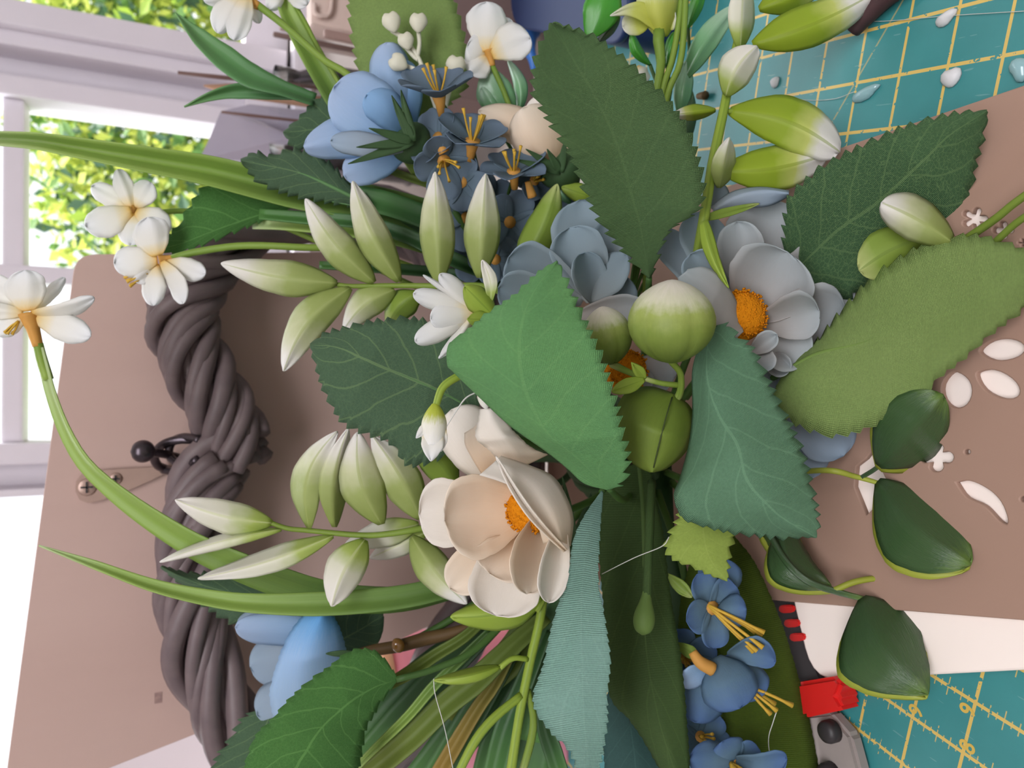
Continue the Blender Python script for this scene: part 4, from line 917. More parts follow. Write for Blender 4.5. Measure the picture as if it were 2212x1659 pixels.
# second grey-blue flower, further left
fl = thing('grey_blue_rose', 'grey-blue silk flower half hidden behind the bright folded leaf', 'flower', P(1300, 720, .39))
for n_, b, t, w, k in [('paleblue', (1300, 640, .402), (1252, 432, .392), 78, dict(wp=.66, cup=-.008)), ('paleblue', (1300, 640, .398), (1330, 470, .392), 48, dict(wp=.6, cup=-.006)),
      ('paleblue', (1290, 650, .394), (1230, 492, .380), 60, dict(wp=.7, cup=-.008)), ('paleblue', (1260, 650, .390), (1098, 556, .374), 62, dict(wp=.72, cup=-.010, belly=.004)),
      ('paleblue', (1240, 660, .384), (1076, 622, .368), 50, dict(wp=.7, cup=-.008)), ('paleblue', (1290, 660, .386), (1262, 545, .374), 38, dict(wp=.6, cup=-.01, tilt=.01)),
      ('paleblue', (1262, 650, .384), (1354, 550, .372), 40, dict(wp=.55, pt=.3, cup=.004, tilt=-.012)), ('greyblue', (1250, 680, .38), (1400, 668, .368), 36, dict(wp=.6, cup=-.005)),
      ('paleblue', (1290, 690, .388), (1356, 600, .38), 46, dict(wp=.6)), ('greyblue', (1340, 800, .392), (1400, 850, .385), 40, dict(wp=.6)), ('greyblue', (1380, 780, .40), (1450, 830, .392), 52, dict(wp=.6))]:
    petal('petal', b, t, w, MP[n_], fl, **k)
stamen_pad('flower_centre', (1352, 800, .378), (.2, -.1, .95), 46, .008, MAT['orange'], fl)
tube('stem', [(1330, 760, .395), (1370, 850, .42), (1390, 930, .45)], 8, MAT['stem_dark'], fl)

# ------------------------------------------------------------------ round buds on one stalk
sp_ = thing('bud_spray', 'spray of three round green buds with pale tops at the centre', 'bud', P(1465, 835, .33))
bud('bud', (1449, 784, .318), (1452, 604, .308), 93, MAT['budgreen'], sp_, ridge=.045, ns=60)
bud('bud', (1322, 788, .342), (1300, 662, .336), 54, MAT['budgreen'], sp_, ridge=.035, ns=60)
sheet('bud', [(1452, 850), (1400, 836), (1352, 850), (1326, 905), (1330, 960), (1375, 1005), (1405, 1019)], [(1452, 852), (1440, 890), (1425, 950), (1408, 1019)], [(1454, 852), (1490, 880), (1500, 925), (1480, 975), (1440, 1010), (1410, 1019)],
      [.342, .336, .338], [.336, .322, .330], [.342, .338, .338], MAT['budolive'], sp_, nu=40, k=2.0, thick=.001)
tube('stem', [(1449, 780, .319), (1470, 808, .326), (1468, 850, .336), (1450, 872, .342)], [7, 7, 8, 9], MP['leafletg'], sp_)
tube('stem', [(1468, 832, .333), (1430, 828, .330), (1392, 818, .328)], [7, 6, 6], MP['leafletg'], sp_)
tube('stem', [(1392, 818, .328), (1350, 800, .336), (1322, 786, .342)], [6, 7, 9], MP['leafletg'], sp_)
petal('sepal', (1394, 818, .327), (1364, 783, .322), 12, MP['limeplain'], sp_, wp=.4, pt=1)
petal('sepal', (1392, 820, .326), (1322, 846, .320), 17, MP['limeplain'], sp_, wp=.5, pt=.6)
tube('stem', [(1468, 850, .336), (1440, 900, .38), (1400, 1000, .43)], 8, MAT['stem_dark'], sp_)
tube('bud_seam', [(1452, 858, .3345), (1442, 890, .3258), (1426, 950, .3218), (1412, 1010, .3285)], 1.6, m_plain('seam_dark', (58, 72, 30), .7), sp_, 16, 5)

# ------------------------------------------------------------------ leafy sprigs
def sprig(name, label, stem, r, leaves, mat='leafletg', dflt='leaflet'):
    t = thing(name, label, 'sprig', P(*stem[-1]))
    tube('stem', stem, r, MP[mat] if mat in MP else MAT[mat], t, 40, 8)
    for l in leaves:
        b, tp, w = l[:3]; k = dict(l[3]) if len(l) > 3 else {}
        mm = MP[k.pop('m', dflt)]
        a = dict(wp=.42, f0=.14, pt=.75, crease=.005, cup=.003, nu=24, thick=.0009); a.update(k)
        petal('leaflet', b, tp, w, mm, t, **a)
    return t
sprig('fern_sprig', 'upper white-tipped green sprig above the dark leaf, left of centre', [(716, 612, .405), (757, 618, .405), (848, 617, .402), (956, 619, .398), (1080, 630, .40), (1250, 760, .43)], [5, 6, 7, 8, 8], [
    ((728, 612, .404), (478, 569, .40), 38, dict(bow=-8)), ((808, 610, .402), (660, 430, .392), 36, dict(bow=-12)), ((862, 608, .40), (762, 392, .388), 36, dict(bow=-10)),
    ((948, 612, .396), (940, 372, .384), 37), ((1036, 600, .394), (1049, 376, .382), 38, dict(wp=.45)), ((1122, 580, .398), (1204, 398, .39), 37, dict(m='leafletg', bow=10)),
    ((756, 622, .404), (612, 801, .398), 40, dict(bow=24, pt=.6, m='leaflet')), ((852, 626, .402), (742, 712, .404), 34, dict(bow=14)), ((905, 632, .402), (836, 705, .408), 32, dict(m='leafletg', bow=10))])
sprig('fern_sprig', 'lower white-tipped green sprig reaching left from the cream flower', [(572, 1124, .40), (619, 1141, .40), (667, 1146, .398), (777, 1156, .395), (841, 1153, .392), (930, 1138, .395), (1180, 1090, .42)], [5, 6, 7, 8, 8], [
    ((588, 1130, .40), (379, 1080, .394), 36, dict(m='leafletw', bow=-10)), ((668, 1140, .397), (728, 932, .388), 34, dict(m='leaflet', bow=-34, pt=.6, tilt=-.006)), ((722, 1138, .396), (752, 926, .384), 30, dict(bow=-16, tilt=.008, m='leaflet')),
    ((824, 1132, .392), (772, 934, .38), 46, dict(bow=-20, m='leaflet', pt=.6)), ((908, 1120, .394), (803, 940, .382), 42, dict(bow=8, m='leaflet')), ((985, 1050, .40), (880, 938, .386), 40, dict(m='leafletg', bow=10)),
    ((608, 1144, .40), (346, 1214, .402), 15, dict(m='leafletw', bow=8, tilt=.006)), ((720, 1158, .396), (428, 1250, .40), 26, dict(m='leafletw', bow=-10, tilt=.006)),
    ((788, 1166, .392), (716, 1309, .378), 42, dict(m='leafletw', bow=10, pt=.6)), ((890, 1160, .390), (1008, 1304, .378), 38, dict(m='leaflet', bow=8)), ((905, 1132, .402), (745, 1176, .408), 30, dict(m='leafletw')),
    ((920, 1150, .41), (800, 1205, .415), 26, dict(m='leafletw'))])
sprig('tall_sprig', 'tall lime sprig with white-tipped leaves rising at top right over the mat', [(1625, -40, .372), (1592, 95, .372), (1565, 230, .368), (1540, 350, .362), (1526, 440, .356), (1518, 485, .352), (1490, 640, .40)], [8, 9, 10, 11, 11, 10], [
    ((1626, 96, .372), (1890, -14, .36), 46, dict(m='limeleaf', bow=10, pt=.35)), ((1640, 20, .38), (1790, -40, .376), 34, dict(m='limeleaf')),
    ((1598, 106, .368), (1606, -60, .36), 28, dict(m='leafletw', tilt=.006)), ((1568, 206, .364), (1634, 100, .354), 38, dict(m='leafletw', bow=-12, pt=.4, wp=.5)),
    ((1576, 240, .37), (1814, 328, .358), 56, dict(m='limeleaf', bow=-22, pt=.05, wp=.55)), ((1556, 370, .368), (1785, 334, .366), 48, dict(m='limeleaf', bow=12, wp=.5, pt=.1)),
    ((1552, 405, .36), (1575, 298, .352), 26, dict(m='leaflet', tilt=.01)), ((1545, 238, .372), (1452, 248, .374), 16, dict(m='limeleaf', wp=.5))], mat='limeplain')
tube('leaf_stalk', [(1568, 240, .369), (1590, 242, .37)], 6, MP['limeplain'], bpy.data.objects['tall_sprig'], 6)
sprig('lime_sprig', 'lime green sprig with two plain leaves below the cream flower', [(1176, 1270, .372), (1166, 1340, .37), (1147, 1422, .368), (1133, 1489, .366), (1120, 1557, .364), (1100, 1690, .362)], [10, 10, 10, 10, 11], [
    ((1172, 1290, .366), (974, 1333, .36), 38, dict(m='limeplain', bow=-14, wp=.35, pt=.6)), ((1080, 1440, .362), (938, 1470, .356), 16, dict(m='limeplain', bow=-6, tilt=.006))], mat='limeplain')
t = bpy.data.objects['lime_sprig']
tube('leaf_stalk', [(1140, 1424, .367), (1108, 1422, .364), (1080, 1442, .362)], 6, MP['limeplain'], t, 10)
tube('leaf_stalk', [(1126, 1502, .365), (1066, 1552, .36), (1025, 1603, .356), (980, 1690, .352)], [9, 10, 10, 9], MP['limeplain'], t, 20)
tube('leaf_stalk', [(1140, 1490, .368), (1152, 1571, .368), (1122, 1690, .368)], [7, 9, 9], MP['leafletg'], t, 16)
tube('leaf_stalk', [(1180, 1280, .368), (1168, 1306, .366), (1160, 1320, .366)], 6, MP['limeplain'], t, 8)

vt = thing('glossy_vine', 'glossy dark green vine with lime-edged leaves at lower right over the base panel', 'vine', P(1690, 1200, .36))
def vleaf(b, tp, w, m='gloss', **k):
    a = dict(wp=.45, f0=.1, pt=.45, crease=.006, cup=.003, nu=26, thick=.0008); a.update(k)
    petal('leaf', b, tp, w, MP[m], vt, **a)
    b2 = (b[0], b[1] + 7, b[2] + .003); t2 = (tp[0] - 3, tp[1] + 9, tp[2] + .003); a['crease'] = .004
    petal('leaf_edge', b2, t2, w + 5, MP['rim'], vt, **a)
vleaf((1898, 1006, .340), (2036, 852, .312), 76, bow=-2, pt=.3)
vleaf((1896, 1040, .345), (2096, 1220, .306), 82, bow=26, wp=.5)
vleaf((1690, 1120, .385), (1798, 1272, .362), 48, bow=46, pt=.8)
vleaf((1862, 1292, .352), (2004, 1500, .315), 96, bow=30, wp=.45, pt=.9)
vleaf((1660, 1110, .39), (1690, 1200, .39), 26)
tube('stem', [(1640, 1030, .40), (1780, 1016, .352), (1850, 1030, .348), (1900, 1044, .345)], [6, 6, 7, 5], MP['rim'], vt)
tube('stem', [(1860, 1032, .347), (1892, 1012, .346), (1912, 992, .344)], 5, MP['gloss'], vt, 8)
tube('stem', [(1660, 1150, .38), (1700, 1215, .368), (1745, 1255, .362), (1800, 1276, .358), (1866, 1294, .352)], [7, 8, 8, 6], MP['gloss'], vt)
tube('stem', [(1800, 1276, .358), (1850, 1256, .356), (1910, 1250, .354), (1965, 1268, .35), (2040, 1305, .335), (2115, 1307, .33)], [7, 7, 6, 5, 4, 3], MP['rim'], vt)
tube('stem', [(2000, 1300, .335), (2050, 1350, .325), (2105, 1376, .318), (2160, 1386, .312), (2240, 1384, .30)], [6, 8, 9, 10, 10], MP['gloss'], vt)
petal('leaf', (2188, 1386, .31), (2260, 1440, .30), 16, MP['gloss'], vt, wp=.4, pt=.7)
ub = thing('round_leaf_sprig', 'pair of olive round leaves with pale tip between the two serrated leaves at right', 'sprig', P(1990, 540, .36))
petal('leaf', (2054, 522, .306), (1904, 438, .312), 47, MP['leaflet'], ub, wp=.55, f0=.3, pt=.05, bow=6, cup=.005, crease=.004)
petal('leaf', (1996, 512, .322), (1856, 584, .328), 50, MP['leafletg'], ub, wp=.55, f0=.3, pt=.05, bow=8, cup=.005)
tube('stem', [(2260, 390, .275), (2190, 440, .285), (2140, 480, .295), (2020, 560, .325), (1900, 640, .365)], 9, MP['leafletg'], ub)
tube('stem', [(2260, 440, .275), (2195, 482, .285), (2120, 545, .305), (2000, 600, .345)], 8, MP['leafletg'], ub)

# ------------------------------------------------------------------ blue tulip-shaped flower, cream one beside it, blue one at lower left
fl = thing('blue_bell_flower', 'sky blue cupped silk flower with dark green sepals at top left of centre', 'flower', P(885, 310, .42))
petal('petal', (880, 280, .43), (834, 92, .42), 46, MP['blue'], fl, wp=.62, cup=.005, bow=-8, crease=.004)
petal('petal', (884, 290, .428), (874, 130, .425), 34, MP['midblue'], fl, wp=.6, cup=.004)
petal('petal', (884, 312, .42), (656, 316, .41), 46, MP['blue'], fl, wp=.6, cup=.006, bow=20, pt=.15, crease=.003)
petal('petal', (882, 320, .424), (742, 378, .418), 42, MP['blue'], fl, wp=.6, cup=.005)
petal('petal', (886, 300, .414), (722, 186, .404), 72, MP['blue'], fl, wp=.6, cup=.006, belly=-.004, crease=-.002)
petal('petal', (886, 290, .418), (792, 204, .394), 40, MP['midblue'], fl, wp=.6, cup=.005, belly=-.006, bow=6)  # darker blue puts the shade of overlapping petals into this petal's colour
petal('petal', (876, 322, .408), (714, 304, .396), 27, MP['mutedblue'], fl, wp=.6, cup=.003, belly=-.004)
for tx, ty in ((846, 206), (797, 277), (770, 318), (752, 354), (866, 194)): petal('sepal', (892, 306, .402), (tx, ty, .388), 11, MAT['calyx'], fl, wp=.25, f0=.7, pt=1, nu=12, nv=5)
bud('calyx', (915, 345, .425), (868, 280, .41), 46, MAT['calyx'], fl, pr=[(0, .2), (.2, .7), (.5, 1), (.8, .9), (1, .5)])
tube('stem', [(905, 335, .42), (960, 420, .42), (1100, 640, .44), (1250, 850, .45)], 9, MAT['stem_dark'], fl)

fl0 = fl
fl = thing('cream_bell_flower', 'cream cupped silk flower half covered by the large upper leaf', 'flower', P(1200, 350, .41))
petal('petal', (1185, 330, .415), (1034, 238, .41), 40, MP['cream'], fl, wp=.5, pt=.4, cup=.006, bow=14)
petal('petal', (1215, 340, .412), (1160, 206, .406), 50, MP['ivory'], fl, wp=.6, pt=.2, cup=.008)
petal('petal', (1205, 362, .408), (1130, 232, .395), 62, MP['cream'], fl, wp=.5, cup=.012, belly=-.006)
petal('petal', (1240, 350, .41), (1215, 225, .40), 46, MP['cream'], fl, wp=.5, pt=.3, cup=.01)
for tx, ty in ((1136, 322), (1182, 322), (1110, 344), (1222, 300)): petal('sepal', (1210, 372, .402), (tx, ty, .392), 9, MAT['calyx'], fl, wp=.25, f0=.7, pt=1, nu=12, nv=5)
bud('calyx', (1240, 402, .42), (1190, 335, .41), 50, MAT['calyx'], fl, pr=[(0, .3), (.3, .8), (.6, 1), (.85, .8), (1, .4)])
tube('stem', [(1235, 395, .42), (1290, 520, .43), (1350, 760, .45)], 8, MAT['stem_dark'], fl)

fl = thing('blue_bell_flower', 'blue silk flower hanging before the wicker at lower left', 'flower', P(745, 1440, .43))
petal('petal', (735, 1350, .45), (510, 1352, .44), 44, MP['mutedblue'], fl, wp=.6, cup=.006)
petal('petal', (730, 1400, .446), (540, 1440, .44), 60, MP['mutedblue'], fl, wp=.6, cup=.008)
petal('petal', (735, 1365, .43), (508, 1355, .42), 36, MP['blue'], fl, wp=.6, cup=.008, tilt=-.006)
petal('petal', (730, 1460, .44), (555, 1545, .436), 56, MP['mutedblue'], fl, wp=.65, cup=.008)
petal('petal', (700, 1480, .444), (558, 1600, .44), 44, MP['blue'], fl, wp=.65, cup=.008)
sheet('petal', [(590, 1550), (583, 1495), (600, 1430), (624, 1370), (660, 1325), (690, 1318)], [(660, 1540), (655, 1460), (668, 1390), (698, 1320)], [(760, 1500), (750, 1420), (738, 1370), (720, 1330), (704, 1319)],
      [.43, .412, .406], [.425, .394, .396], [.43, .412, .404], MP['bluetip'], fl, nu=40, k=1.8, serr=3, tooth=12)
petal('sepal', (775, 1412, .40), (704, 1412, .396), 7, MAT['calyx'], fl, wp=.4, pt=.6, nu=12, nv=5)
tube('stem', [(760, 1420, .43), (900, 1380, .43), (1100, 1250, .44), (1280, 1080, .45)], 8, MAT['stem_dark'], fl)

# ------------------------------------------------------------------ small five-petalled flowers
def star_petals(parent, c, n, r, m, npet=5, rot=0.0, lift=.35, wid=.42, cupd=.15, wp=.62, name='petal', thick=.0004, curl=0.0, pt=0.0):
    """petals round centre c (x, y, d) with axis n in camera frame, r photo pixels"""
    C = P(*c); A = camv(*n); rm = r * c[2] / F
    s = np.cross(A, [.31, .22, .92]); s /= np.linalg.norm(s); q = np.cross(A, s)
    for k in range(npet):
        a = rot + 2 * PI * k / npet + rng.uniform(-.12, .12); D = s * math.cos(a) + q * math.sin(a); T = np.cross(A, D)
        L = rm * rng.uniform(.9, 1.08); W = L * wid * rng.uniform(.9, 1.1); lf = lift + rng.uniform(-.1, .1)
        nu, nv = 14, 7; us = 1 - (1 - np.linspace(0, 1, nu)) ** 1.3; f = prof(us, wp, .25, pt)
        vs, uv = [], []
        for u, fu in zip(us, f):
            for v in np.linspace(-1, 1, nv):
                vs.append(C + D * L * (u * math.cos(lf * (1 - .3 * u)) + .03) + A * L * (u * math.sin(lf) - curl * u * u + cupd * v * v * fu) + T * W * fu * v); uv.append((u, .5 + .5 * v))
        obj(name, vs, gridfaces(nu, nv), m, parent, uv, thick=thick)
def stamens(parent, c, n, L, k=5, spread=.35, mat=None, r=.00055):
    C = P(*c); A = camv(*n); Lm = L * c[2] / F
    s = np.cross(A, [.31, .22, .92]); s /= np.linalg.norm(s); q = np.cross(A, s); parts = []
    for i in range(k):
        a = 2 * PI * i / k + rng.random(); D = s * math.cos(a) + q * math.sin(a); e = A + D * spread * rng.uniform(.5, 1.2)
        p = spl([C, C + e * Lm * .5 + D * .0005, C + e * Lm * rng.uniform(.8, 1.1)], 6)
        parts.append(tube_mesh(p, [r * 1.5, r, r, r, r, r * 1.8], 6))
    obj('stamens', *join(parts)[:2], mat or MAT['yellow'], parent)
def floret(parent, c, n, r, m='dusk', tube_to=None, lift=.35, st=True, rot=0.0, npet=5, wid=.46, sL=.8):
    C = P(*c); A = camv(*n); rm = r * c[2] / F
    h = lathe('floret', C - A * rm * .45, C + A * rm * .12, [(0, rm * .10), (.5, rm * .13), (1, rm * .2)], MAT['tubeorange'], parent, 10)
    star_petals(h, c, n, r, MP[m], npet, rot, lift, wid)
    if st: stamens(h, c, n, r * sL, 5)
    if tube_to: tube('pedicel', [tuple(c[:2]) + (c[2] + .006,), tube_to], [4, 3.5], MAT['stem_dark'], h, 8, 6)
    return h
fs = thing('forget_me_not_spray', 'dusky blue small-flowered spray with yellow stamens between tulip-shaped flowers at top', 'flower', P(1010, 420, .42))
for c, n, r, k in [((949, 212, .402), (-.1, .75, .6), 84, dict(lift=.5, rot=.3)), ((1020, 312, .400), (.15, .7, .65), 84, dict(lift=.45, rot=.9)), ((948, 300, .412), (-.5, .2, .8), 66, dict(lift=.3, st=False)),
      ((958, 345, .408), (.2, -.6, .7), 74, dict(lift=.4, rot=.2)), ((1110, 376, .398), (-.05, .7, .65), 76, dict(lift=.25, rot=1.2)), ((1000, 395, .414), (-.4, -.1, .9), 64, dict(lift=.2, st=False, rot=.6)),
      ((1010, 470, .424), (-.2, -.3, .9), 66, dict(lift=.3, st=False)), ((1100, 480, .42), (.2, -.2, .9), 66, dict(lift=.3, st=False, rot=.4)), ((1152, 392, .418), (.4, .1, .9), 56, dict(lift=.3)), ((1070, 560, .425), (0, -.2, .9), 60, dict(lift=.3, st=False)), ((1150, 520, .43), (0, -.2, .9), 60, dict(lift=.3))]:
    floret(fs, c, n, r, 'dusk', tube_to=(1060 + (c[0] - 1060) * .5, c[1] + 90, .43), **k)
tube('stem', [(1000, 330, .43), (1060, 470, .43), (1180, 680, .44), (1320, 900, .46)], [6, 7, 8, 8], MAT['stem_dark'], fs)
tube('flower_tube', [(1150, 425, .404), (1140, 392, .40)], [11, 7], MAT['tubeorange'], fs, 6)
tube('flower_tube', [(960, 330, .402), (945, 300, .40)], [13, 9], MAT['tubeorange'], fs, 6)

f2 = thing('forget_me_not_spray', 'deep blue small-flowered spray with yellow stamens at bottom, on the ribbed olive leaf', 'flower', P(1530, 1400, .39))
h = floret(f2, (1535, 1312, .368), (.35, .1, .9), 76, 'cobalt', lift=.15, rot=.2, sL=0.0, st=False)
stamens(h, (1530, 1308, .366), (.75, -.5, .25), 125, 6, .22, r=.0008)
petal('petal', (1545, 1300, .376), (1560, 1205, .372), 48, MP['cobalt'], h, wp=.6, cup=.004)
petal('petal', (1550, 1322, .366), (1612, 1316, .358), 36, MP['cobalt'], h, wp=.6, cup=.006)
h = floret(f2, (1560, 1440, .374), (.5, -.3, .8), 40, 'cobalt', lift=.3, st=False)
petal('petal', (1545, 1420, .366), (1598, 1530, .352), 62, MP['cobalt'], h, wp=.6, cup=.007, belly=-.003)
petal('petal', (1570, 1415, .370), (1676, 1428, .358), 32, MP['cobalt'], h, wp=.6, cup=-.006, tilt=.006, bow=-16)
petal('petal', (1545, 1430, .372), (1500, 1560, .362), 50, MP['cobalt'], h, wp=.6, cup=.006)
petal('petal', (1580, 1440, .372), (1650, 1500, .364), 40, MP['cobalt'], h, wp=.6, cup=.006)
stamens(h, (1610, 1480, .366), (.8, -.6, .1), 96, 4, .25, r=.0008)
tube('flower_tube', [(1496, 1408, .362), (1512, 1430, .36), (1540, 1446, .36)], [10, 14, 15], MAT['tubeorange'], h, 10)
petal('petal', (1530, 1440, .365), (1472, 1480, .36), 24, MP['blue'], h, wp=.5, tilt=-.004)
h = floret(f2, (1590, 1648, .362), (.1, .15, .95), 60, 'cobalt', lift=.2, sL=0, st=False)
petal('petal', (1600, 1650, .362), (1490, 1640, .352), 44, MP['cobalt'], h, wp=.6, cup=.006); petal('petal', (1590, 1640, .36), (1700, 1640, .35), 34, MP['cobalt'], h, wp=.6, cup=-.006, bow=20)
petal('petal', (1590, 1650, .362), (1560, 1602, .354), 40, MP['cobalt'], h, wp=.6, cup=.005)
stamens(h, (1580, 1650, .358), (.3, -.4, .8), 40, 6, .5, r=.0009)
h = floret(f2, (1510, 1590, .38), (.2, .3, .9), 60, 'cobalt', lift=.3)
h = floret(f2, (1480, 1420, .392), (0, .1, .9), 70, 'cobalt', lift=.3)
petal('bract', (1440, 1240, .372), (1495, 1290, .366), 14, MP['leafletg'], f2, pt=.7)
petal('bract', (1460, 1390, .374), (1510, 1420, .366), 14, MP['leafletg'], f2, pt=.7)
tube('stem', [(1560, 1690, .40), (1500, 1500, .40), (1480, 1250, .41), (1420, 1060, .44)], 8, MAT['stem_dark'], f2)

# ------------------------------------------------------------------ white berries
be = thing('berry_sprig', 'sprig of small heart-shaped cream berries in front of the olive leaf', 'berries', P(915, 170, .43))
def heart(c, r, up):
    C = P(*c); U = camv(*up); S = camv(up[1], -up[0], 0); A = np.cross(S, U); rm = r * c[2] / F
    vs, fs = [], []
    na, nb = 20, 10
    for i in range(nb + 1):
        th = PI * i / nb
        for j in range(na):
            a = 2 * PI * j / na
            x = math.sin(th) * math.cos(a); z = math.cos(th); y = math.sin(th) * math.sin(a)
            dent = 1 - .32 * math.exp(-(x / .3) ** 2) * (z > 0) * z; tap = 1 - .35 * max(0, -z)
            vs.append(C + rm * (S * x * tap + U * z * 1.12 * dent + A * y * .75 * tap))
    fs = [(i * na + j, i * na + (j + 1) % na, (i + 1) * na + (j + 1) % na, (i + 1) * na + j) for i in range(nb) for j in range(na)]
    obj('berry', vs, fs, MAT['berry'], be)
for x, y, r, up in ((846, 47, 21, (-.3, .95, 0)), (904, 48, 20, (.0, 1, 0)), (877, 88, 18, (-.3, .9, 0)), (860, 135, 20, (-.8, .5, 0)), (916, 156, 18, (0, 1, 0)), (984, 142, 22, (.2, 1, 0))): heart((x, y, .418 if x < 980 else .424), r, up)
for p in ([(846, 66), (872, 84), (900, 118), (918, 160), (950, 260)], [(904, 68), (906, 96), (902, 122)], [(878, 104), (894, 122), (904, 130)], [(876, 142), (900, 152), (926, 176)], [(984, 162), (970, 200), (955, 262)]):
    tube('stalk', [(x, y, .422) for x, y in p], 5, MAT['berry'], be, 14, 6)
tube('stem', [(950, 260, .424), (1020, 420, .44), (1200, 700, .45)], 6, MAT['stem_dark'], be)

# ------------------------------------------------------------------ white narcissus flowers
def narcissus(label, c, stem, tube_from, pets, rst=6, st=None, smat='stem', twid=11):
    t = thing('white_narcissus', label, 'flower', P(*c))
    for p in pets:
        b, tp, w = p[:3]; k = dict(p[3]) if len(p) > 3 else {}
        a = dict(wp=.6, f0=.3, cup=.0012, pt=.12, crease=.002, wave=.0012, jit=.035); a.update(k); mm = MP[a.pop('m', 'white')]
        petal('petal', b, tp, w, mm, t, **a)
    tube('throat', [tube_from, ((tube_from[0] + c[0]) / 2, (tube_from[1] + c[1]) / 2, (tube_from[2] + c[2]) / 2), c], [twid * .6, twid * .75, twid * 1.2], MAT['tubeorange'], t, 10)
    if stem: tube('stem', stem, rst, MAT[smat], t, 30)
    if st: stamens(t, *st)
    return t
narcissus('white narcissus facing away at top, before the blue bottle', (1057, 108, .43), [(1063, 141, .432), (1085, 190, .434), (1105, 240, .436), (1180, 420, .44), (1300, 700, .45)], (1064, 143, .432), [
    ((1054, 112, .43), (1050, 4, .426), 44, dict(wp=.6)), ((1052, 112, .432), (1010, 96, .428), 40, dict()), ((1050, 120, .432), (1016, 160, .428), 32, dict(pt=.3)), ((1060, 112, .432), (1100, 40, .436), 26), ((1062, 116, .428), (1146, 82, .42), 42, dict(bow=-8))])
narcissus('white narcissus in front of the bright window leaves at left', (284, 456, .44), [(311, 459, .446), (360, 458, .45), (403, 456, .455), (560, 470, .46), (900, 620, .46)], (314, 459, .446), [
    ((284, 448, .44), (254, 366, .436), 22, dict(wp=.5)), ((290, 448, .441), (326, 394, .437), 28, dict()), ((278, 448, .442), (198, 402, .438), 22, dict()), ((284, 456, .436), (184, 488, .426), 34, dict(bow=-6)),
    ((286, 462, .438), (282, 530, .432), 28), ((292, 460, .438), (366, 500, .432), 34)])
narcissus('white narcissus lowest on the left, before the wicker wreath top', (345, 562, .428), [(372, 558, .43), (420, 545, .43), (520, 531, .43), (640, 534, .43), (800, 548, .44), (1050, 640, .455)], (376, 557, .43), [
    ((340, 560, .428), (246, 568, .422), 34), ((335, 570, .43), (330, 660, .426), 26, dict(pt=.2)), ((350, 565, .425), (396, 656, .418), 20, dict(tilt=.006, bow=-8)), ((360, 568, .425), (444, 592, .418), 24), ((340, 552, .426), (318, 470, .42), 40), ((330, 570, .43), (290, 606, .426), 22)],
    rst=8, st=((318, 590, .428), (-.9, -.5, .2), 44, 5, .25))
narcissus('white narcissus on an arching stem at the far left edge', (62, 676, .40), None, (82, 748, .402), [
    ((60, 672, .40), (52, 584, .392), 46, dict(wp=.6)), ((70, 676, .398), (204, 644, .392), 18, dict(tilt=.006, bow=10)), ((76, 686, .40), (196, 726, .396), 30), ((50, 676, .40), (-60, 668, .396), 20), ((56, 684, .402), (-10, 720, .4), 22), ((70, 676, .404), (140, 600, .408), 14), ((50, 670, .404), (-30, 600, .408), 30)],
    twid=17, st=((40, 694, .40), (-.5, -.8, .2), 34, 5, .3))
narcissus('white narcissus hanging at the top edge left of the stems', (520, -10, .43), [(556, 10, .432), (620, 60, .432), (700, 130, .432), (770, 182, .434), (900, 380, .45)], (560, 14, .432), [
    ((525, -14, .43), (468, 70, .424), 28, dict(bow=8)), ((535, -10, .428), (505, 86, .42), 28), ((520, -20, .432), (440, 0, .428), 20), ((540, 0, .434), (560, 50, .436), 14, dict(pt=.4))], rst=8, twid=14)
narcissus('white narcissus cut by the top edge beside the lime blade', (618, -24, .44), [(632, 2, .442), (660, 50, .442), (690, 108, .442), (780, 260, .45)], (634, 4, .442), [((612, -20, .44), (580, 20, .436), 18), ((620, -24, .44), (664, 10, .436), 22)], rst=5)
# lime bell-shaped flower at the top edge
lb = thing('lime_bell_flower', 'lime and white trumpet flower upside down at the top edge, right of centre', 'flower', P(1420, 80, .40))
petal('petal', (1430, 80, .40), (1418, -50, .392), 46, MP['limewhite'], lb, wp=.6, f0=.25, cup=.012, belly=-.004)
petal('petal', (1424, 60, .40), (1318, 34, .392), 20, MP['limewhite'], lb, wp=.3, pt=.8, f0=.6, bow=26)
petal('petal', (1410, 40, .404), (1345, 58, .40), 26, MP['limewhite'], lb, wp=.6)
petal('petal', (1440, 40, .404), (1460, 40, .40), 26, MP['limewhite'], lb, wp=.6); petal('petal', (1436, 20, .404), (1456, -40, .40), 30, MP['white'], lb, wp=.5)
tube('stem', [(1424, 66, .40), (1422, 84, .40), (1428, 140, .40), (1418, 205, .40), (1405, 400, .43), (1390, 700, .45)], [13, 8, 7, 7, 7, 7], MAT['stem'], lb)
# small white flower and hanging bud by the bright leaf
sw = thing('small_white_flower', 'small white flower with pointed petals and lime calyx at the bright leaf edge', 'flower', P(1040, 670, .33))
for tp, w, k in (((950, 592), 22, dict(pt=.4)), ((914, 594), 6, dict(pt=.5)), ((893, 634), 22, dict()), ((897, 738), 24, dict()), ((948, 774), 12, dict(pt=.6, bow=-6)), ((930, 690), 34, dict(wp=.5))):
    petal('petal', (1026, 672, .334), tp + (.326,), w, MP['white'], sw, **{**dict(wp=.6, cup=.004, f0=.3), **k})
petal('calyx', (1066, 682, .330), (1004, 618, .324), 28, MP['limeplain'], sw, wp=.5, pt=.5, cup=.006)
petal('calyx', (1066, 690, .328), (1010, 690, .322), 18, MP['limeplain'], sw, wp=.5, pt=.5, cup=.004)
petal('leaf', (1060, 652, .332), (1042, 562, .326), 15, MP['leafletw'], sw, wp=.5, pt=.5, bow=8)
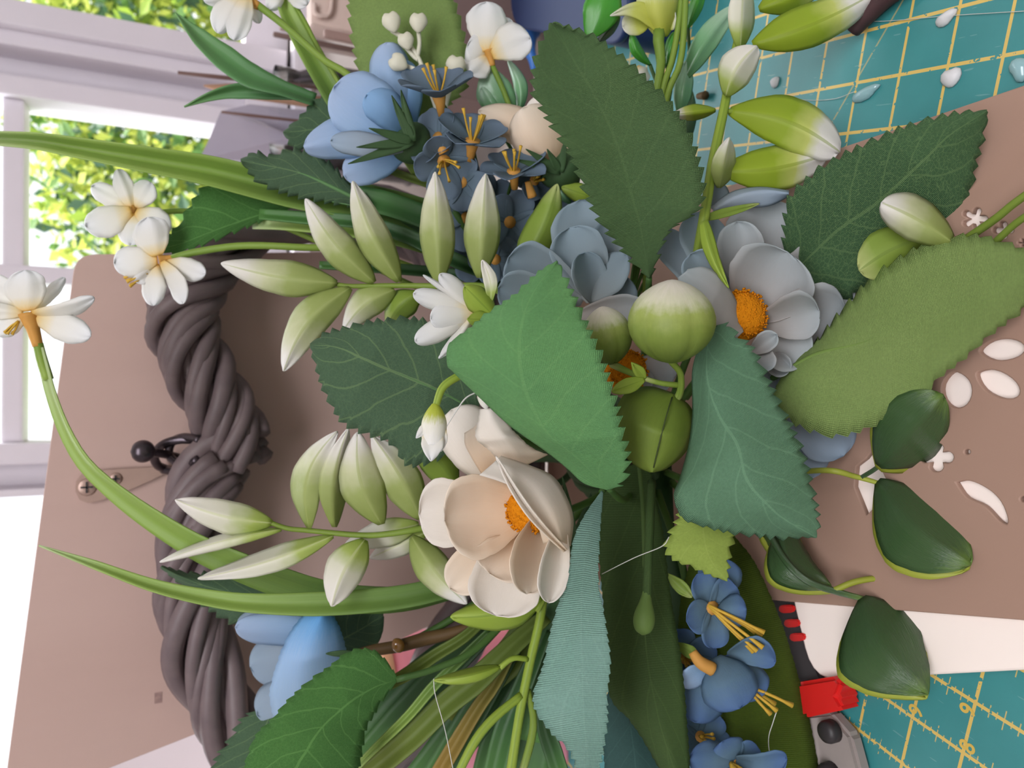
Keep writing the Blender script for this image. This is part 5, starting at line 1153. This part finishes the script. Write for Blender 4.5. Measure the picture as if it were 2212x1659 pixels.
tube('stem', [(1070, 690, .332), (1090, 720, .345), (1120, 800, .38), (1250, 950, .43)], 8, MP['limeplain'], sw)
hb_ = thing('hanging_white_bud', 'nodding white bud with lime top beside the folded bright leaf', 'bud', P(960, 860, .33))
tube('stem', [(1020, 800, .336), (988, 814, .332), (956, 838, .330), (940, 882, .328)], [9, 9, 9, 8], MP['limeplain'], hb_)
tube('stem', [(1020, 800, .336), (1100, 830, .36), (1250, 950, .43)], 8, MP['limeplain'], hb_)
bud('bud_cup', (940, 872, .328), (936, 960, .328), 27, m_grad('bud_lime_white', [(0, (176, 190, 60)), (.25, (190, 200, 80)), (.5, (236, 234, 220)), (1, (240, 240, 238))], .5, .2), hb_, pr=[(0, .25), (.2, .7), (.45, 1), (.75, 1), (1, .85)])
petal('petal', (936, 930, .325), (931, 996, .322), 24, MP['white'], hb_, wp=.4, pt=.8, f0=.8); petal('petal', (926, 915, .326), (899, 946, .324), 10, MP['white'], hb_, wp=.4, pt=1, f0=.7); petal('petal', (950, 925, .327), (952, 975, .325), 16, MP['white'], hb_, wp=.4, pt=.8, f0=.8)
th = tube('glue_thread', [(1032, 846, .33), (1004, 862, .328), (975, 905, .327), (958, 932, .327)], [1.5, 2, 1, 1], MAT['string'], None, 20, 5); tag(th, 'fine glue string between the nodding white bud and the bright leaf', 'thread')
sb = thing('tiny_white_bud', 'tiny white bud peeping out under the folded bright leaf', 'bud', P(1045, 860, .335))
bud('bud', (1036, 838, .336), (1052, 884, .334), 12, m_grad('tiny_bud', [(0, (180, 190, 90)), (.4, (228, 228, 214)), (1, (238, 236, 230))], .5, .2), sb)

# ------------------------------------------------------------------ strap leaves
def blade(label, pts, hw, mat, fold=.003, tilt=0.0, name='grass_blade', group=None, tip=False):
    """long leaf: centre line (x, y, d), half widths in pixels, folded along the middle"""
    p = spl(pts, 44); w = lin(hw, 44)
    t = np.gradient(p[:, :2], axis=0); t /= np.linalg.norm(t, axis=1, keepdims=True) + 1e-9
    nrm = np.stack([-t[:, 1], t[:, 0]], 1); vs, uv = [], []
    for i in range(44):
        for v in np.linspace(-1, 1, 7):
            q = p[i, :2] + nrm[i] * w[i] * v
            vs.append((q[0], q[1], p[i, 2] + (-fold * (abs(v) - 1) * -1 * -1 + tilt * v) * min(1, w[i] / 14))); uv.append((i / 43, .5 + .5 * v))
    vs = np.array(vs); b = P(*pts[0])
    o = obj(name, P(vs[:, 0], vs[:, 1], vs[:, 2]), gridfaces(44, 7), mat, None, uv, thick=.0008, loc=b)
    return tag(o, label, 'leaf', group)
B = MP
blade('long bright grass blade leaving the photo at the upper left edge', [(1150, 560, .455), (980, 486, .45), (800, 438, .44), (650, 415, .435), (540, 390, .43), (450, 368, .425), (350, 350, .42), (250, 333, .415), (150, 316, .412), (72, 304, .41), (-60, 296, .41)], [16, 30, 36, 38, 38, 34, 31, 27, 22, 17, 13], B['blade'], .016, .003)
a = blade('thick arching blade carrying the far left narcissus', [(1100, 1240, .45), (900, 1290, .43), (780, 1296, .425), (690, 1284, .42), (600, 1256, .415), (520, 1226, .412), (420, 1180, .41), (320, 1118, .408), (240, 1058, .406), (180, 1000, .404), (140, 932, .403), (110, 852, .402), (84, 752, .402)], [10, 20, 26, 30, 32, 32, 30, 26, 22, 17, 14, 11, 9], B['blade'], .004, -.004)
blade('pale curved grass blade ending in a point near the board edge at left', [(1150, 1210, .43), (1050, 1245, .41), (950, 1272, .40), (850, 1292, .396), (700, 1304, .392), (550, 1303, .39), (450, 1291, .39), (330, 1264, .388), (200, 1218, .386), (84, 1178, .386)], [18, 22, 25, 26, 26, 21, 17, 13, 9, 1], B['blade'], .003, .003)
for i, (lab, pts, hw, m) in enumerate([
    ('dark green blade passing above the upper sprig stem', [(1180, 640, .44), (1080, 600, .43), (980, 560, .425), (880, 510, .425), (780, 480, .43), (660, 470, .435), (560, 462, .44)], [10, 14, 16, 16, 14, 14, 11], 'bladed'),
    ('dark green blade nearest the grass blade at upper left', [(1180, 600, .45), (1020, 520, .44), (900, 462, .435), (800, 430, .43), (700, 412, .43)], [12, 20, 24, 26, 20], 'bladed'),
    ('bright green blade under the mid green pointed leaf', [(1150, 610, .45), (960, 545, .44), (840, 510, .44), (720, 492, .44), (620, 484, .445), (545, 484, .45)], [10, 14, 16, 16, 15, 10], 'blade'),
    ('narrow dark blade below the others at left of the grey-blue flower', [(1180, 650, .445), (1060, 606, .44), (960, 590, .44), (850, 580, .44), (690, 572, .445)], [9, 12, 12, 11, 8], 'bladed'),
    ('thin dark blade behind the upper sprig leaflets', [(1180, 620, .455), (1040, 545, .45), (940, 500, .445), (830, 470, .445), (720, 455, .45)], [10, 14, 14, 12, 10], 'bladed'),
    ('olive thin blade under the blue tulip-shaped flower', [(1100, 480, .455), (1000, 420, .45), (920, 395, .445), (850, 370, .445), (790, 340, .45)], [8, 9, 9, 8, 6], 'bladeo')]):
    blade(lab, pts, hw, B[m], .003, .002)
blade('broad lime strap leaf crossing the window frame at top', [(800, 330, .46), (760, 260, .455), (716, 190, .45), (680, 130, .445), (650, 80, .442), (620, 20, .44), (596, -50, .44)], [22, 26, 27, 25, 21, 17, 15], B['blade'], .004, .003)
blade('green pointed leaf reaching up-left over the window frame', [(680, 215, .455), (610, 190, .452), (540, 162, .45), (480, 120, .448), (430, 78, .446), (380, 28, .445)], [14, 16, 26, 27, 18, 1], B['bladem'], .004, .004)
blade('small green pointed leaf below the other, tip toward the window', [(640, 206, .46), (560, 198, .457), (500, 198, .455), (450, 210, .454), (398, 231, .453)], [10, 16, 17, 10, 1], B['bladem'], .003, -.003)
for lab, pts, hw, m in [
    ('thin lime blade slanting across the dark stems at bottom left', [(1060, 1362, .405), (1000, 1420, .402), (940, 1478, .40), (880, 1548, .398), (800, 1626, .396), (740, 1690, .396)], [9, 10, 11, 10, 8, 6], 'blade'),
    ('wide olive blade in the fan of stems at bottom', [(1180, 1330, .42), (1090, 1410, .41), (1030, 1468, .405), (960, 1524, .402), (880, 1602, .40), (760, 1700, .40)], [16, 22, 27, 26, 25, 24], 'bladeo'),
    ('tan-edged blade left of the lime stalks at bottom', [(1120, 1380, .42), (1070, 1473, .415), (1034, 1525, .412), (1000, 1580, .41), (930, 1700, .41)], [8, 13, 15, 17, 18], 'bladet'),
    ('olive upper blade from the cream flower toward the lower left leaf', [(1090, 1290, .43), (1010, 1370, .42), (940, 1415, .418), (880, 1455, .416), (800, 1500, .416)], [8, 11, 13, 14, 10], 'bladeo'),
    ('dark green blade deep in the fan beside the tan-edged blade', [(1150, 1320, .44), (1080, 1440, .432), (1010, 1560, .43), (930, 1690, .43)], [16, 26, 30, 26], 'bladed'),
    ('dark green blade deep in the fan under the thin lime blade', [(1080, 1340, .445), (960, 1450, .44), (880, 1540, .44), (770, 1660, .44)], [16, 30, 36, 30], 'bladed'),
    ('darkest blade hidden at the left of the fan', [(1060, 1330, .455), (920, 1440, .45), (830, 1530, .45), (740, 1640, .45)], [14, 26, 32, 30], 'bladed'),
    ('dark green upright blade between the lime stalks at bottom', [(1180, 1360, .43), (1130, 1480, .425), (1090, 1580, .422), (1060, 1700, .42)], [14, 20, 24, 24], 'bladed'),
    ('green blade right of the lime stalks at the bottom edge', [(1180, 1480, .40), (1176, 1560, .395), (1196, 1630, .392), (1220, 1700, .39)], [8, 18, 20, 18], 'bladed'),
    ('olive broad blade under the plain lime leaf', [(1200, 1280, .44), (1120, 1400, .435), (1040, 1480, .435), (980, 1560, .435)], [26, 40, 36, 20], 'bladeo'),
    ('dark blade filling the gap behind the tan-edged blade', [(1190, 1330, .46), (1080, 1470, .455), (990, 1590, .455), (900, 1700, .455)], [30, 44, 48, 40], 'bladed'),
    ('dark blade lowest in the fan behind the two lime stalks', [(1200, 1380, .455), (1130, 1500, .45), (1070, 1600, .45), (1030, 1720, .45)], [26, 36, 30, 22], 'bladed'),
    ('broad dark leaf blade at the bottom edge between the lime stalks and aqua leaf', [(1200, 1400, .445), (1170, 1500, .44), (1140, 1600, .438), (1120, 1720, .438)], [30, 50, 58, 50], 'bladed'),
    ('dark backing blade added as shade behind the aqua ribbed leaf', [(1300, 1060, .44), (1220, 1280, .43), (1170, 1450, .43), (1140, 1600, .43)], [20, 34, 36, 30], 'bladed'),  # dark strip put in for the shade between the leaves
    ('dark backing blade added as shade beside the moss-green leaf', [(1420, 1000, .45), (1420, 1200, .44), (1470, 1420, .43), (1500, 1640, .43)], [30, 46, 46, 40], 'bladed')]:  # another dark strip, standing in for the shaded gap at centre
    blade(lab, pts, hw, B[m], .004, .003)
# glossy small leaves at the top
for lab, b, tp, w, m, k in [
    ('bright glossy green leaf with white rim at the top edge', (1272, 84, .40), (1310, -60, .395), 40, 'glossg', dict(bow=12)), ('dark narrow leaf behind the top edge of the large leaf', (1292, 92, .41), (1338, 36, .405), 12, 'gloss', {}),
    ('curled narrow leaf left of the lime trumpet stem', (1404, 140, .41), (1364, 70, .405), 12, 'glossg', dict(bow=-10)), ('narrow green leaf crossing behind the twin stems', (1486, 60, .412), (1524, -40, .41), 14, 'glossg', {}),
    ('long glossy leaf slanting over the mat at top', (1478, 172, .41), (1590, 10, .405), 26, 'glosst', dict(bow=-8)), ('upright glossy leaf right of the twin stems', (1468, 250, .415), (1484, 130, .41), 20, 'glosst', {}),
    ('slim leaf beside the lime trumpet stem', (1440, 140, .412), (1456, 70, .408), 12, 'glossg', {}), ('dark glossy leaf low beside the twin stems', (1480, 320, .42), (1490, 190, .415), 18, 'gloss', {}),
    ('pale glossy round leaf behind the white narcissus stem', (1108, 244, .44), (1048, 150, .435), 40, 'glosst', dict(bow=-10)), ('slim pale glossy leaf below the white narcissus', (1120, 250, .445), (1098, 130, .44), 14, 'glosst', dict(bow=16)),
    ('pale glossy leaf folded beside the narcissus stem', (1084, 250, .44), (1040, 188, .435), 20, 'glosst', {}), ('lime leaf peeping between the upper leaf and the grey-blue flower', (1290, 430, .415), (1214, 404, .41), 20, 'limeplain', {}),
    ('pale glossy sliver left of the grey-blue flower top', (1232, 440, .42), (1204, 406, .415), 9, 'glosst', {})]:
    t = thing('glossy_leaf', lab, 'leaf', P(*b)); petal('blade', b, tp, w, MP[m], t, wp=.5, pt=.5, crease=.004, f0=.15, thick=.0008, **k)
    e = (b[0] + (b[0] - tp[0]) * .2 + 10, b[1] + 70, b[2] + .012); tube('stalk', [b, e, (1350, 700, .45)], [4, 4, 4], MAT['stem_dark'], t, 10, 6)
for i, (lab, pts) in enumerate([('left one of the twin lime stems leaving the top edge', [(1476, -40, .395), (1468, 40, .396), (1452, 130, .398), (1430, 205, .40), (1400, 420, .43)]), ('right one of the twin lime stems leaving the top edge', [(1482, -40, .392), (1478, 60, .394), (1468, 140, .396), (1440, 215, .40), (1410, 420, .43)])]):
    tag(tube('lime_reed', pts, 7, MAT['stem'], None, 30, 8), lab, 'reed')
tag(tube('white_petal_scrap', [(1372, 150, .43), (1388, 165, .43), (1402, 172, .43)], [12, 20, 8], MP['white'], None, 10, 8), 'scrap of white petal behind the large upper leaf edge', 'petal')
# brown twig with a bead of glue, fine threads
tg = thing('brown_twig', 'brown twig with amber glue bead at lower left of the cream flower', 'twig', P(860, 1395, .43))
tube('twig', [(1150, 1300, .44), (1006, 1358, .43), (914, 1381, .428), (862, 1395, .426), (800, 1406, .426), (760, 1420, .43)], [10, 11, 12, 15, 13, 12], MAT['twig'], tg, 40, 9)
bud('glue_bead', (868, 1408, .420), (852, 1380, .418), 14, m_plain('amber_glue', (150, 104, 50), .08, .2, 80, spec=.9, coat=.6), tg)
for lab, pts in (('fine clear thread hanging from the lime leaf tip at bottom', [(937, 1466, .356), (940, 1500, .356), (962, 1580, .352), (986, 1700, .35)]), ('fine pale thread across the moss-green leaf', [(1445, 1160, .335), (1430, 1180, .334), (1370, 1205, .334), (1300, 1240, .33)]), ('hair-fine thread curling over the ribbed olive leaf at bottom', [(1680, 1530, .365), (1670, 1560, .365), (1660, 1600, .365), (1668, 1660, .365)])):
    tag(tube('fine_thread', pts, [1.2, 1, 1], MAT['string'], None, 24, 5), lab, 'thread')
# wired stems that carry the spray, running back to the wreath
sb_ = thing('stem_bundle', 'bundle of dark green wired stems behind the flowers, tied to the wreath', 'stems', P(1300, 950, .48))
for k in range(22):
    a = 2 * PI * k / 22; rx, ry = 110 * math.cos(a), 150 * math.sin(a)
    tube('wired_stem', [(1360 + rx * .5, 1000 + ry * .6, .425), (1310 + rx * .7, 970 + ry * .7, .46), (1240 + rx * .4, 920 + ry * .5, .52), (1090 + rx * .3, 930 + ry * .4, .595)], [13, 13, 12, 9], MAT['calyx'], sb_, 20, 7)
tube('wire_tie', [(1180 + 80 * math.cos(a), 940 + 110 * math.sin(a), .545 + .02 * math.cos(a * 2)) for a in np.linspace(0, 2 * PI, 14)], 8, MAT['calyx'], sb_, 40, 7)

ob = thing('olive_bud_stem', 'olive stalk with a flattened bud lying on the long dark moss-green leaf', 'bud', P(1392, 1200, .34))
tube('stem', [(1408, 1040, .375), (1404, 1130, .358), (1400, 1220, .346), (1396, 1325, .340)], [9, 10, 10, 11], LV['moss'], ob, 24, 8)
bud('bud', (1398, 1270, .343), (1388, 1372, .336), 23, m_grad('bud_moss', [(0, (84, 108, 52)), (1, (100, 126, 62))], .6, .1, .1), ob, pr=[(0, .4), (.15, .45), (.3, .6), (.55, .95), (.75, 1), (.92, .7), (1, .1)])
tube('stalk_end', [(82, 742, .402), (90, 775, .403), (104, 820, .4035)], [10, 11, 11], MAT['stem'], bpy.data.objects['white_narcissus.003'], 8, 8)
for c, n, r, k in [((1060, 440, .426), (0, -.2, .9), 64, {}), ((1185, 450, .43), (.2, 0, .9), 60, {}), ((1090, 540, .432), (-.2, -.1, .9), 64, {}), ((1030, 545, .436), (-.2, -.1, .9), 62, {})]:
    floret(fs, c, n, r, 'dusk', lift=.3, st=False, **k)
